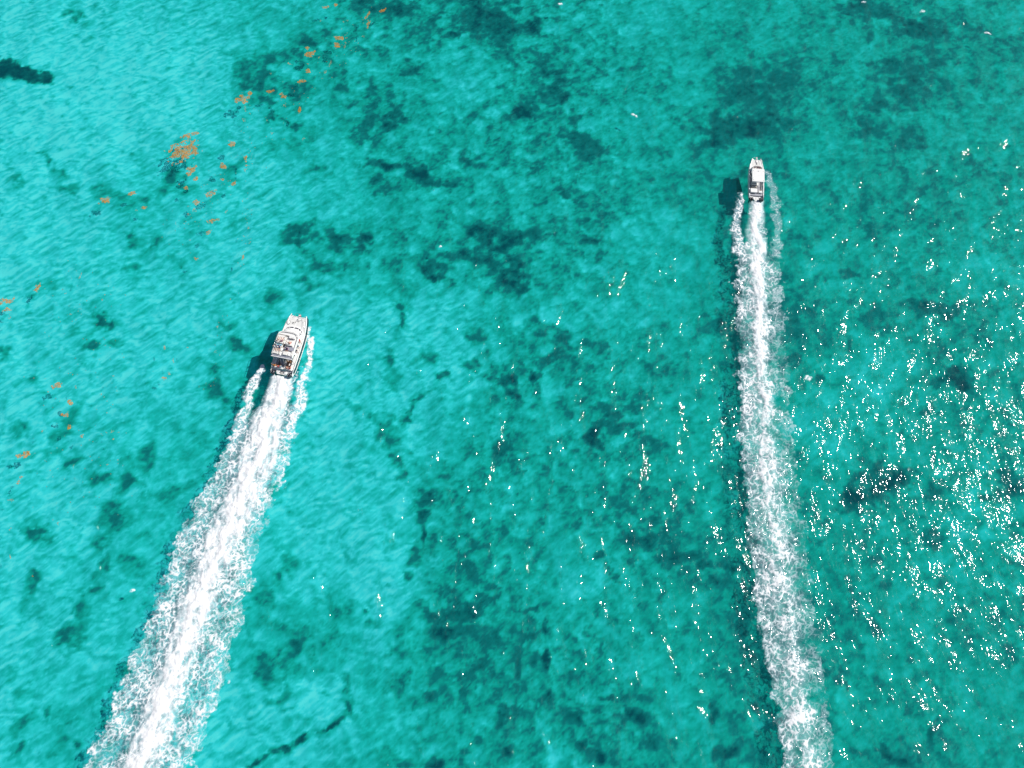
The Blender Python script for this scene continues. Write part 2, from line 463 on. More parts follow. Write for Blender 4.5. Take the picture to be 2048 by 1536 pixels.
    e[1].position, e[1].color = 1.0, (.74, .71, .64, 1)
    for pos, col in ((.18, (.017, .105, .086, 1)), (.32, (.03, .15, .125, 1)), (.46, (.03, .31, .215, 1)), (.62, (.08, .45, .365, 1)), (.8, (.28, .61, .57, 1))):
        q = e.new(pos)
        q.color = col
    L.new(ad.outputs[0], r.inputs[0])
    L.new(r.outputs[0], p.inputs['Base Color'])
    p.inputs['Roughness'].default_value = 1.0
    p.inputs['Specular IOR Level'].default_value = 0.0
    o = link('seabed', me, m)
    tag(o, 'pale sand seabed with dark weed beds under the clear water', None, None, 'structure')


build_seabed()


# ------------------------------------------------------------------ the water surface
RIDGES = [[(1464, 592), (1440, 650), (1412, 720), (1385, 800)], [(1446, 790), (1432, 850), (1410, 910), (1392, 960), (1384, 1005)], [(1462, 910), (1458, 1000), (1466, 1080), (1476, 1180)],
          [(1418, 1050), (1400, 1130), (1382, 1210), (1372, 1270)], [(1478, 1330), (1480, 1400)], [(1452, 1340), (1446, 1420)], [(1396, 1390), (1392, 1440)], [(1470, 1180), (1468, 1240), (1476, 1310)],
          [(1693, 1026), (1702, 1060), (1718, 1096)], [(1736, 1124), (1752, 1150), (1776, 1200)], [(1782, 1300), (1800, 1350), (1850, 1440), (1880, 1500)], [(1890, 1500), (1860, 1430), (1835, 1400)], [(1840, 1290), (1856, 1340)]]


def swell(X, Y):
    """height of the open water"""
    fade = np.exp(-np.maximum(0, np.hypot(X, Y - 75) - 190) / 60)
    ca, sa = math.cos(R(-52)), math.sin(R(-52))
    U, V = X * ca + Y * sa, -X * sa + Y * ca
    ridge = np.zeros(X.shape)
    for pts in RIDGES:
        w = [px2w(x, y) for x, y in pts]
        sel = (X > min(p.x for p in w) - 3) & (X < max(p.x for p in w) + 3) & (Y > min(p.y for p in w) - 3) & (Y < max(p.y for p in w) + 3)
        if not sel.any():
            continue
        xs, ys = X[sel], Y[sel]
        wob = perlin(xs / 3.0, ys / 3.0, 8) * .7
        best = np.full(xs.shape, 99.0)
        for a, b in zip(w[:-1], w[1:]):
            t = np.clip(((xs - a.x) * (b.x - a.x) + (ys - a.y) * (b.y - a.y)) / ((b.x - a.x) ** 2 + (b.y - a.y) ** 2), 0, 1)
            best = np.minimum(best, np.hypot(xs - a.x - t * (b.x - a.x), ys - a.y - t * (b.y - a.y)))
        ridge[sel] += np.exp(-((best + wob) / .68) ** 2) * np.clip(.6 + .8 * perlin(xs / 2.5, ys / 2.5, 18), 0, 1.3)
    h = .24 * ridge + .055 * fbm(U / 3.6, V / 8.5, 3, 301, .5) + .05 * fbm(X / 11, Y / 14, 2, 321)
    return h * fade


# wake edges read off the photograph: py, left, core left, core right, right
WAKE_A = np.array([
    [748, 544, 546, 586, 588], [775, 536, 538, 585, 588], [805, 520, 526, 578, 582], [830, 496, 510, 566, 594], [850, 480, 502, 564, 588], [890, 458, 492, 562, 584],
    [940, 432, 478, 546, 574], [1000, 394, 446, 516, 545], [1050, 368, 424, 496, 532], [1100, 346, 404, 470, 516], [1160, 322, 378, 444, 504], [1250, 292, 346, 414, 480],
    [1320, 262, 320, 390, 462], [1400, 232, 292, 364, 440], [1460, 206, 270, 344, 412], [1536, 164, 242, 322, 384], [1640, 110, 200, 290, 350], [1720, 70, 168, 262, 324]], float)
WAKE_B = np.array([
    [398, 1500, 1501, 1526, 1528], [430, 1498, 1499, 1526, 1528], [470, 1492, 1496, 1527, 1532], [490, 1484, 1494, 1529, 1540], [520, 1474, 1497, 1530, 1558], [560, 1472, 1500, 1532, 1564],
    [600, 1471, 1502, 1533, 1568], [700, 1472, 1505, 1535, 1572], [800, 1476, 1509, 1543, 1582], [900, 1482, 1515, 1551, 1592], [1000, 1492, 1522, 1562, 1602], [1100, 1498, 1531, 1574, 1614],
    [1200, 1510, 1543, 1588, 1630], [1300, 1526, 1560, 1602, 1644], [1400, 1546, 1576, 1614, 1658], [1536, 1568, 1594, 1632, 1672], [1640, 1590, 1612, 1650, 1694], [1720, 1608, 1628, 1664, 1710]], float)
# spray curling off the hulls: list of (px, py, half width)
SIDE_A = [([(527, 735, 7), (516, 755, 9), (503, 778, 9), (494, 800, 11), (490, 822, 12), (484, 842, 12), (478, 862, 12)], 1.0),
          ([(617, 655, 2.0), (621, 675, 4), (624, 692, 6), (621, 712, 7), (618, 728, 9), (612, 742, 9), (606, 762, 8), (601, 785, 12), (604, 800, 14), (597, 820, 14), (588, 842, 12), (580, 865, 10)], 1.0),
          ([(597, 735, 2), (592, 752, 3), (586, 775, 4)], .9)]
SIDE_B = [([(1483, 388, 5), (1480, 404, 8), (1477, 420, 9), (1475, 440, 10), (1474, 462, 11), (1474, 482, 11), (1478, 505, 12)], 1.0),
          ([(1529, 339, 3), (1536, 347, 6), (1542, 360, 9), (1546, 380, 9), (1549, 405, 8), (1552, 430, 9), (1553, 455, 9), (1555, 480, 9), (1556, 510, 9)], .62)]


def in_wake(px, py, tab, pad):
    l = np.interp(py, tab[:, 0], tab[:, 1]) - pad
    r = np.interp(py, tab[:, 0], tab[:, 4]) + pad
    return (px > l) & (px < r) & (py > tab[0, 0] - 5)


def build_water():
    X, Y = np.meshgrid(axis(-135, 135, 0.4, 6000), axis(-16, 172, 0.4, 6000))
    me = grid_mesh('sea', X, Y, swell(X, Y))
    m, nt, N, L, p = new_mat('clear_sea_water')
    N.remove(p)
    out = N['Material Output']
    tc = N.new('ShaderNodeTexCoord')

    def wave(rot, sx, sy, scale, detail, rough, dist, prev, distort=0.0):
        mp = N.new('ShaderNodeMapping')
        mp.inputs['Rotation'].default_value = (0, 0, R(rot))
        mp.inputs['Scale'].default_value = (sx, sy, 1)
        L.new(tc.outputs['Object'], mp.inputs['Vector'])
        n = N.new('ShaderNodeTexNoise')
        n.inputs['Scale'].default_value = scale
        n.inputs['Detail'].default_value = detail
        n.inputs['Roughness'].default_value = rough
        n.inputs['Distortion'].default_value = distort
        L.new(mp.outputs[0], n.inputs['Vector'])
        b = N.new('ShaderNodeBump')
        b.inputs['Distance'].default_value = dist
        L.new(n.outputs[0], b.inputs['Height'])
        if prev is not None:
            L.new(prev.outputs[0], b.inputs['Normal'])
        return b
    b = wave(64, 1.0, .5, .21, 2, .5, 1.4, None, .4)
    b = wave(30, 1.0, .46, 1.9, 1.0, .5, .14, b, .4)
    tr = N.new('ShaderNodeBsdfTransparent')
    tr.inputs[0].default_value = (.30, .92, .97, 1)
    di = N.new('ShaderNodeBsdfDiffuse')
    di.inputs[0].default_value = (.001, .34, .40, 1)
    mx = N.new('ShaderNodeMixShader')
    mx.inputs[0].default_value = .09
    L.new(tr.outputs[0], mx.inputs[1])
    L.new(di.outputs[0], mx.inputs[2])
    gl = N.new('ShaderNodeBsdfGlossy')
    gl.inputs['Roughness'].default_value = .064
    L.new(b.outputs[0], gl.inputs['Normal'])
    # Schlick reflectance of water, the same from above and below
    lw = N.new('ShaderNodeLayerWeight')
    pw = N.new('ShaderNodeMath')
    pw.operation = 'POWER'
    L.new(lw.outputs['Facing'], pw.inputs[0])
    pw.inputs[1].default_value = 5.0
    fr = N.new('ShaderNodeMath')
    fr.operation = 'MULTIPLY_ADD'
    L.new(pw.outputs[0], fr.inputs[0])
    fr.inputs[1].default_value = .98
    fr.inputs[2].default_value = .02
    m2 = N.new('ShaderNodeMixShader')
    L.new(fr.outputs[0], m2.inputs[0])
    L.new(mx.outputs[0], m2.inputs[1])
    L.new(gl.outputs[0], m2.inputs[2])
    L.new(m2.outputs[0], out.inputs['Surface'])
    o = link('sea', me, m)
    tag(o, 'clear turquoise sea with sun glitter on its ripples', None, None, 'structure')


build_water()


# ------------------------------------------------------------------ foam
def foam_material():
    m, nt, N, L, p = new_mat('sea_foam')
    out = N['Material Output']
    a = N.new('ShaderNodeAttribute')
    a.attribute_name = 'foam'
    v = N.new('ShaderNodeAttribute')
    v.attribute_name = 'veil'
    tc = N.new('ShaderNodeTexCoord')
    n = N.new('ShaderNodeTexNoise')
    n.inputs['Scale'].default_value = 4.5
    n.inputs['Detail'].default_value = 4
    L.new(tc.outputs['Object'], n.inputs['Vector'])
    mm = N.new('ShaderNodeMath')
    mm.operation = 'MULTIPLY_ADD'
    L.new(n.outputs[0], mm.inputs[0])
    mm.inputs[1].default_value = .3
    mm.inputs[2].default_value = -.15
    f = N.new('ShaderNodeMath')
    f.use_clamp = True
    L.new(a.outputs['Fac'], f.inputs[0])
    L.new(mm.outputs[0], f.inputs[1])
    fg = N.new('ShaderNodeMath')          # no stray noise where there is no foam at all
    fg.operation = 'MULTIPLY'
    fg.use_clamp = True
    L.new(a.outputs['Fac'], fg.inputs[0])
    fg.inputs[1].default_value = 6
    f2 = N.new('ShaderNodeMath')
    f2.operation = 'MULTIPLY'
    L.new(f.outputs[0], f2.inputs[0])
    L.new(fg.outputs[0], f2.inputs[1])
    mc = N.new('ShaderNodeMix')
    mc.data_type = 'RGBA'
    L.new(f2.outputs[0], mc.inputs[0])
    mc.inputs[6].default_value = (.44, .70, .80, 1)
    mc.inputs[7].default_value = (.80, .81, .83, 1)
    L.new(mc.outputs[2], p.inputs['Base Color'])
    p.inputs['Roughness'].default_value = .9
    p.inputs['Specular IOR Level'].default_value = .1
    mxx = N.new('ShaderNodeMath')
    mxx.operation = 'MAXIMUM'
    L.new(f2.outputs[0], mxx.inputs[0])
    L.new(v.outputs['Fac'], mxx.inputs[1])
    tr = N.new('ShaderNodeBsdfTransparent')
    ms = N.new('ShaderNodeMixShader')
    L.new(mxx.outputs[0], ms.inputs[0])
    L.new(tr.outputs[0], ms.inputs[1])
    L.new(p.outputs[0], ms.inputs[2])
    L.new(ms.outputs[0], out.inputs['Surface'])
    return m


M['foam'] = foam_material()


def lace(X, Y, seed, size):
    wx = fbm(X / (size * 1.6), Y / (size * 1.6), 3, seed) * size * .9
    wy = fbm(X / (size * 1.6) + 50, Y / (size * 1.6), 3, seed + 9) * size * .9
    f1, f2 = worley((X + wx) / size, (Y + wy) / size, seed)
    return 1 - sstep(.0, .34, f2 - f1)


def build_wake(tab, sides, seed, head, label, dense):
    ys = np.array([tab[0, 0] - 110 if sides else tab[0, 0], tab[-1, 0]])
    P = [px2w(x, y) for x, y in ((tab[-1, 1] - 60, 1680), (tab[-1, 4] + 60, 1680), (tab[:, 1].min() - 40, tab[0, 0] - 115), (tab[:, 4].max() + 60, tab[0, 0] - 115), (tab[:, 4].max() + 30, 1000))]
    x0, x1 = min(p.x for p in P), max(p.x for p in P)
    y0, y1 = -16.0, max(p.y for p in P)
    st = 0.13
    X, Y = np.meshgrid(np.arange(x0, x1, st), np.arange(y0, y1, st))
    px, py = w2px(X, Y, np.zeros_like(X))
    lob = fbm(X / 3.2, Y / 3.2, 3, seed + 1, .6) * 13 + fbm(X / .9, Y / .9, 3, seed + 5, .6) * 5
    lob2 = fbm(X / 5, Y / 5, 3, seed + 21) * 8 + fbm(X / 1.2, Y / 1.2, 2, seed + 25) * 4
    far = sstep(tab[0, 0], tab[0, 0] + 130, py)                     # near the stern the jet is smooth
    qx = px + lob * (.12 + .88 * far)
    l, cl, cr, r = (np.interp(py, tab[:, 0], tab[:, k]) for k in (1, 2, 3, 4))
    start = sstep(tab[0, 0] - 2, tab[0, 0] + 4, py + lob * .4)
    e = np.minimum(qx - l, r - qx)
    edge = sstep(-1, 3.5, e) * start
    cx = px + lob2 * far
    core = sstep(-7, 9, np.minimum(cx - cl, cr - cx)) * start
    rim = edge * (1 - sstep(2, 11, e))
    # streaks along the direction of travel
    d = head
    U, V = X * d.y - Y * d.x, X * d.x + Y * d.y
    streak = fbm(U / 1.1 + .8 * perlin(X / 2.5, Y / 2.5, seed + 44), V / 3.6, 4, seed + 41, .6)
    gap = fbm(X / 4.5, Y / 4.5, 3, seed + 61, .55)
    age = np.clip((py - tab[0, 0]) / 800, 0, 1)
    cov = edge * (.46 - .08 * age + .16 * rim + .20 * gap) * dense + core * (.30 + .12 * gap - (1 - dense) * (.5 + age))
    cov = cov + core * streak * .26 - .06 * (1 - core)
    # white spine that winds down the middle
    spine = (cl + cr) / 2 + 6 * far * np.sin(V / 6.0 + 2.2 * perlin(V / 9, V * 0 + .5, seed))
    ridge = np.exp(-((cx - spine) / (7 + 6 * age)) ** 2) * start
    cov = cov + ridge * .22
    L1, L2 = lace(X, Y, seed + 71, 1.4), lace(X, Y, seed + 81, .62)
    gr = fbm(X / .5, Y / .5, 3, seed + 91, .6) * .5 + .5
    pat = .50 * L1 + .32 * L2 + .22 * gr
    net = .66 * L1 ** 1.2 + .36 * L2 + .14 * (gr - .5)
    thick = np.clip((.82 if dense > .97 else .70) + .55 * gap + .30 * rim - .12 * age + .25 * fbm(X / 1.7, Y / 1.7, 3, seed + 33, .6), .12, 1.25) * (.3 + .7 * dense)
    feather = .45 + .55 * sstep(0, 15, e + 5 * gap)
    lee = 1 - (.55 if dense < .97 else .12) * sstep(-4, 16, qx - cr)      # the right-hand side is thinner
    thick = thick * feather * lee
    foam = np.clip(net * 1.5 * thick + .12 * thick, 0, 1) * np.clip(edge * 1.4, 0, 1)
    foam = np.maximum(foam, sstep(.86 - cov, 1.4 - cov, pat) * np.clip(edge * 1.4, 0, 1) * .95 * (.4 + .6 * feather) * (.3 + .7 * lee))
    veil = edge * (.36 + .20 * core + .06 * rim) * (.75 + .5 * gap) * (1 - .35 * age) * feather * lee ** 1.5
    for poly, st_ in sides:
        for (ax, ay, ah), (bx, by, bh) in zip(poly[:-1], poly[1:]):
            t = np.clip(((px - ax) * (bx - ax) + (py - ay) * (by - ay)) / ((bx - ax) ** 2 + (by - ay) ** 2), 0, 1)
            dd = np.hypot(px + lob * .55 - (ax + t * (bx - ax)), py + lob2 * .25 - (ay + t * (by - ay)))
            hw = ah + t * (bh - ah)
            mk = (1 - sstep(hw * .55, hw * 1.1, dd)) * st_
            solid = sstep(.80 - (.66 * dense * mk), 1.1 - (.66 * dense * mk), pat) * np.minimum(mk, 1)
            foam = np.maximum(foam, solid)
            veil = np.maximum(veil, mk * .42 * dense)
    soft = core * (1.0 - .14 * (1 - ridge) + .36 * streak + .34 * fbm(X / 1.9, Y / 1.9, 5, seed + 47, .62) + .2 * ridge - (.16 if dense > .97 else .9) * age - (1 - dense) * 2.0 + (1 - dense) * 1.6 * ridge)
    foam = np.maximum(foam, np.clip(soft, 0, 1))
    foam, veil = np.clip(foam, 0, 1), np.clip(veil, 0, .85)
    Z = swell(X, Y) + .05 + .08 * foam + .05 * fbm(X / .8, Y / .8, 3, seed + 97, .6) * foam + .24 * core * (.8 + .3 * streak) * (1 - .5 * age) + .16 * ridge + .05 * edge * fbm(X / 1.1, Y / 1.1, 3, seed + 95)
    Z = np.maximum(Z, swell(X, Y) + .04)
    a = np.maximum(foam, veil)
    am = np.maximum(np.maximum(a[:-1, :-1], a[1:, :-1]), np.maximum(a[:-1, 1:], a[1:, 1:]))
    me = grid_mesh('wake', X, Y, Z, keep=am > .04, attrs={'foam': foam, 'veil': veil})
    o = link('wake', me, M['foam'])
    tag(o, label, 'wake', 'boat wakes', 'stuff')


HEAD_A = Vector((math.sin(R(12)), math.cos(R(12)), 0))
HEAD_B = Vector((math.sin(R(5.9)), math.cos(R(5.9)), 0))
build_wake(WAKE_A, SIDE_A, 1000, Vector((math.sin(R(16)), math.cos(R(16)), 0)), 'broad thick white wake trailing behind the larger boat with people on its upper deck', 1.0)
build_wake(WAKE_B, SIDE_B, 2000, Vector((math.sin(R(-2)), math.cos(R(-2)), 0)), 'narrow lacy white wake trailing behind the smaller boat with the white hardtop', .95)


def whitecap(px, py, lx, ly, ang, seed, label):
    c = px2w(px, py)
    X, Y = np.meshgrid(np.arange(-2.5, 2.5, .12), np.arange(-2.5, 2.5, .12))
    ca, sa = math.cos(R(ang)), math.sin(R(ang))
    bend = .25 * (X * ca + Y * sa) ** 2 / lx
    u, v = (X * ca + Y * sa) / lx, (-X * sa + Y * ca + bend) / ly
    d = np.hypot(u, v) + fbm(X / .8, Y / .8, 3, seed) * .45
    foam = (1 - sstep(.5, 1.05, d)) * (.35 + .65 * sstep(.3, .7, fbm(X / .5, Y / .5, 3, seed + 3) * .5 + .6))
    Z = swell(X + c.x, Y + c.y) + .03 + .12 * foam
    am = np.maximum(np.maximum(foam[:-1, :-1], foam[1:, :-1]), np.maximum(foam[:-1, 1:], foam[1:, 1:]))
    me = grid_mesh('whitecap', X, Y, Z, keep=am > .05, attrs={'foam': foam, 'veil': foam * .3})
    o = link('whitecap', me, M['foam'])
    o.location = (c.x, c.y, 0)
    tag(o, label, 'whitecap', 'small breaking crests')


whitecap(1268, 230, 1.2, .3, -35, 5, 'thin curved white crest alone on green water ahead of the smaller boat')
whitecap(1120, 8, .7, .5, 0, 6, 'round white foam fleck at the top edge above the dark weed bed')
whitecap(1845, 23, .75, .5, 0, 7, 'round white foam fleck near the top right corner')
whitecap(1727, 4, .7, .35, 10, 8, 'flat white foam fleck cut by the top edge right of centre')
whitecap(880, 493, .45, .3, 15, 9, 'tiny white fleck over the dark weed in the middle of the view')
whitecap(1975, 66, 1.1, .3, -20, 10, 'curved white crest beside the glitter near the right edge, upper part')
whitecap(265, 1180, .5, .3, 20, 11, 'small white crest left of the thick wake over dark weed')
whitecap(1617, 757, 1.1, .6, -20, 12, 'lacy foam patch just right of the narrow wake')


# ------------------------------------------------------------------ floating seaweed
def seaweed_material():
    m, nt, N, L, p = new_mat('sargassum')
    tc = N.new('ShaderNodeTexCoord')
    n = N.new('ShaderNodeTexNoise')
    n.inputs['Scale'].default_value = 2.2
    n.inputs['Detail'].default_value = 5
    L.new(tc.outputs['Object'], n.inputs['Vector'])
    r = N.new('ShaderNodeValToRGB')
    e = r.color_ramp.elements
    e[0].position, e[0].color = .3, (.30, .16, .012, 1)
    e[1].position, e[1].color = .7, (.68, .28, .012, 1)
    L.new(n.outputs[0], r.inputs[0])
    L.new(r.outputs[0], p.inputs['Base Color'])
    p.inputs['Roughness'].default_value = .7
    tr = N.new('ShaderNodeBsdfTransparent')     # loose fronds: light passes between them
    ms = N.new('ShaderNodeMixShader')
    ms.inputs[0].default_value = .8
    L.new(tr.outputs[0], ms.inputs[1])
    L.new(p.outputs[0], ms.inputs[2])
    L.new(ms.outputs[0], N['Material Output'].inputs['Surface'])
    return m


M['weed'] = seaweed_material()


def flakes(bm, pts, r0, r1):
    for x, y, z in pts:
        r = random.uniform(r0, r1)
        a0 = random.uniform(0, 6.28)
        n = 6
        st = random.uniform(.5, 1.0)
        ring = []
        for k in range(n):
            a = 2 * math.pi * k / n
            rr = r * random.uniform(.55, 1.25)
            dx, dy = rr * math.cos(a), rr * st * math.sin(a)
            ring.append(bm.verts.new((x + dx * math.cos(a0) - dy * math.sin(a0), y + dx * math.sin(a0) + dy * math.cos(a0), z + random.uniform(-.02, .03))))
        top = bm.verts.new((x, y, z + r * random.uniform(.15, .4)))
        for k in range(n):
            bm.faces.new((ring[k], ring[(k + 1) % n], top))


def seaweed(px, py, wpx, hpx, ang, fill, label, group=None):
    c = px2w(px, py)
    mpp = (px2w(px + 1, py) - c).length
    mpy = (px2w(px, py - 1) - c).length
    rx, ry = wpx * mpp / 2, hpx * mpy / 2
    bm = bmesh.new()
    pts = []
    tries = max(14, int(rx * ry * (620 if not group else 220)))
    sx = random.uniform(0, 100)
    cnt = 0
    while cnt < tries:
        cnt += 1
        u, v = random.uniform(-1.2, 1.2), random.uniform(-1.2, 1.2)
        x, y = u * rx, v * ry
        nz = float(fbm(np.array([x / 1.1 + sx]), np.array([y / 1.1]), 3, 77, .6)[0])
        if math.hypot(u, v) + nz * .8 < .88 and random.random() < fill:
            ca, sa = math.cos(R(ang)), math.sin(R(ang))
            pts.append((x * ca - y * sa, x * sa + y * ca, random.uniform(.03, .09)))
    if len(pts) < 4:
        pts += [(random.uniform(-.4, .4) * rx, random.uniform(-.4, .4) * ry, .05) for _ in range(5)]
    flakes(bm, pts, *((.05, .125) if not group else (.05, .10)))
    me = bpy.data.meshes.new('seaweed_mat')
    bm.to_mesh(me)
    bm.free()
    o = link('seaweed_mat', me, M['weed'])
    o.location = (c.x, c.y, float(swell(np.array([c.x]), np.array([c.y]))[0]) + .02)
    tag(o, label, 'seaweed', group or 'mats of floating orange seaweed')


for a in (
    (367, 303, 58, 34, 25, .95, 'largest orange seaweed mat, ragged and wide, floating in the upper left'),
    (372, 273, 20, 10, 0, .85, 'small orange seaweed mat just above the largest mat'),
    (391, 267, 14, 7, 15, .7, 'thin seaweed scrap above and right of the largest mat'),
    (384, 338, 18, 15, 20, .9, 'rounded orange seaweed mat just below the largest mat'),
    (377, 348, 11, 9, 0, .8, 'small seaweed tuft touching the mat below the largest one'),
    (391, 358, 8, 10, 0, .8, 'small upright seaweed tuft, third one down below the largest mat'),
    (371, 377, 12, 7, 0, .7, 'seaweed tuft over dark weed well below the largest mat'),
    (210, 402, 24, 12, 20, .9, 'lone orange seaweed mat at the left end of the short row near the left side'),
    (263, 389, 16, 9, 0, .9, 'orange seaweed mat second from the left in the short row near the left side'),
    (288, 415, 10, 6, 0, .9, 'small orange tuft over dark weed, right end of the short row near the left side'),
    (463, 287, 16, 14, 30, .85, 'orange seaweed mat right of the largest mat, level with its top'),
    (447, 333, 18, 10, -20, .85, 'orange seaweed mat over dark weed right of the mat below the largest one'),
    (445, 360, 9, 6, 0, .9, 'small orange dot of seaweed under a mat over dark weed'),
    (467, 367, 8, 7, 0, .9, 'orange seaweed dot at the right edge of a dark weed patch'),
    (422, 388, 24, 10, 50, .55, 'loose slanting string of seaweed below the dark weed patch'),
    (392, 405, 12, 9, 40, .8, 'short slanting seaweed tuft left of the loose slanting string'),
    (425, 443, 24, 7, 15, .4, 'very thin scattered line of seaweed in bright water'),
    (418, 466, 12, 6, 40, .7, 'short orange seaweed streak in bright water below the scattered line'),
    (485, 199, 24, 16, 0, .75, 'branching orange seaweed mat left of the large dark weed bed'),
    (500, 187, 12, 7, 0, .85, 'small seaweed tuft at the lower rim of the large dark weed bed'),
    (492, 322, 6, 22, 10, .7, 'narrow vertical seaweed strand in bright water'),
    (676, 76, 19, 7, -5, .9, 'flat orange seaweed mat in the upper middle, over dark weed'),
    (673, 92, 13, 10, 0, .9, 'orange seaweed tuft directly below the flat mat in the upper middle'),
    (621, 109, 20, 11, 10, .95, 'bright orange seaweed mat in the upper middle, widest of that area'),
    (615, 97, 11, 7, 0, .85, 'small orange tuft just above the widest mat of the upper middle'),
    (617, 142, 12, 8, 20, .8, 'seaweed tuft below the widest mat of the upper middle'),
    (604, 163, 14, 7, 30, .7, 'slanting seaweed tuft at the edge of bright water in the upper middle'),
    (538, 184, 20, 5, 10, .8, 'thin flat seaweed streak crossing the large dark weed bed'),
    (566, 193, 10, 12, 30, .7, 'curved seaweed tuft right of the thin streak on the dark weed bed'),
    (600, 221, 6, 12, 0, .8, 'upright seaweed tuft at the lower right of the large dark weed bed'),
    (767, 22, 13, 6, 35, .8, 'rightmost orange seaweed scrap near the top edge'),
    (735, 30, 6, 16, -25, .7, 'thin bent seaweed strand left of the rightmost scrap near the top'),
    (736, 47, 6, 16, 0, .7, 'thin seaweed strand hanging below the bent strand near the top'),
    (651, 15, 12, 6, 0, .8, 'small seaweed tuft close to the top edge, left one of two'),
    (672, 10, 10, 5, 0, .8, 'small seaweed tuft close to the top edge, right one of two'),
    (12, 603, 28, 13, 15, .95, 'thick orange seaweed mat cut by the left edge'),
    (13, 620, 18, 8, 10, .7, 'loose seaweed strip just under the mat at the left edge'),
    (75, 575, 8, 18, -15, .85, 'upright orange seaweed tuft right of the mat at the left edge'),
    (116, 770, 22, 10, 15, .8, 'orange seaweed mat in bright water halfway down the left side'),
    (140, 804, 10, 12, 30, .8, 'slanting seaweed tuft at the top of a dark weed bed on the left'),
    (128, 831, 14, 7, 0, .9, 'orange seaweed mat lying over the dark weed bed on the left'),
    (139, 854, 6, 9, 0, .8, 'small upright seaweed tuft in the dark weed bed on the left'),
    (165, 872, 6, 9, 0, .9, 'orange seaweed dot right of the dark weed bed on the left'),
    (47, 910, 26, 12, 20, .85, 'orange seaweed mat low on the left side, above bright water'),
    (38, 963, 7, 18, -15, .5, 'faint vertical seaweed strand below the low mat on the left'),
    (330, 757, 11, 7, 0, .7, 'seaweed tuft in bright water left of the larger boat'),
    (329, 698, 5, 14, 0, .7, 'thin upright seaweed strand in bright water left of the larger boat'),
    (392, 518, 11, 6, -20, .85, 'orange tuft beside a dark weed patch at the middle left'),
    (486, 515, 5, 10, 0, .8, 'thin orange tuft alone above the larger boat, to its left'),
):
    seaweed(*a)
for g, spots in (
    ('tiny seaweed scraps strung out in the upper left', ((490, 217, 4, 12), (488, 240, 8, 6), (490, 340, 5, 8), (273, 421, 6, 4), (358, 369, 5, 4), (388, 420, 8, 8), (452, 424, 5, 6), (497, 455, 4, 12), (500, 485, 3, 6), (378, 430, 6, 5))),
    ('tiny seaweed scraps strung out in the upper middle', ((641, 41, 6, 4), (688, 43, 4, 4), (694, 43, 4, 4), (692, 76, 5, 4), (690, 90, 4, 12), (660, 128, 4, 14), (651, 145, 6, 6), (580, 128, 9, 5), (543, 146, 5, 6), (568, 213, 4, 10), (616, 128, 5, 3), (638, 115, 6, 3), (544, 267, 5, 6), (607, 277, 6, 5), (727, 72, 5, 4))),
    ('tiny seaweed scraps strung out down the left side', ((161, 552, 4, 12), (130, 587, 8, 5), (205, 600, 4, 6), (139, 629, 9, 3), (227, 752, 7, 4), (202, 790, 5, 9), (96, 785, 5, 5), (152, 775, 4, 8), (86, 862, 5, 4), (435, 653, 5, 8), (376, 695, 5, 4), (338, 744, 4, 12), (347, 720, 3, 10), (225, 863, 7, 4), (226, 877, 4, 6), (24, 1000, 5, 6), (18, 1000, 5, 4), (20, 1058, 5, 5), (117, 1046, 5, 6), (22, 1115, 4, 10), (67, 1152, 7, 4), (215, 928, 4, 12), (20, 635, 5, 8))),
):
    where = g.split('out ')[1]
    for (x, y, w_, h_) in spots:
        seaweed(x, y, w_, h_, random.uniform(-20, 20), .8, 'tiny orange seaweed scrap strung out ' + where, g)
bm = bmesh.new()
pts = []
for _ in range(420):
    t = random.random()
    lane = random.choice((0, 0, 1, 1, 2))
    if lane == 0:
        x, y = 760 - 430 * t + random.gauss(0, 22), 15 + 480 * t + random.gauss(0, 18)
    elif lane == 1:
        x, y = random.uniform(80, 260) + random.gauss(0, 25), 520 + 520 * t
    else:
        x, y = 495 + random.gauss(0, 8) - 170 * max(0, t - .5), 180 + 600 * t
    p = px2w(x, y)
    pts.append((p.x, p.y, float(swell(np.array([p.x]), np.array([p.y]))[0]) + .04))
flakes(bm, pts, .05, .11)
me = bpy.data.meshes.new('seaweed_specks')
bm.to_mesh(me)
bm.free()
tag(link('seaweed_specks', me, M['weed']), 'loose specks of orange seaweed scattered between the mats', 'seaweed', None, 'stuff')


# ------------------------------------------------------------------ boats
def hull_profile(tab):
    a = np.array(tab)
    return lambda y, k: float(np.interp(y, a[:, 0], a[:, k]))


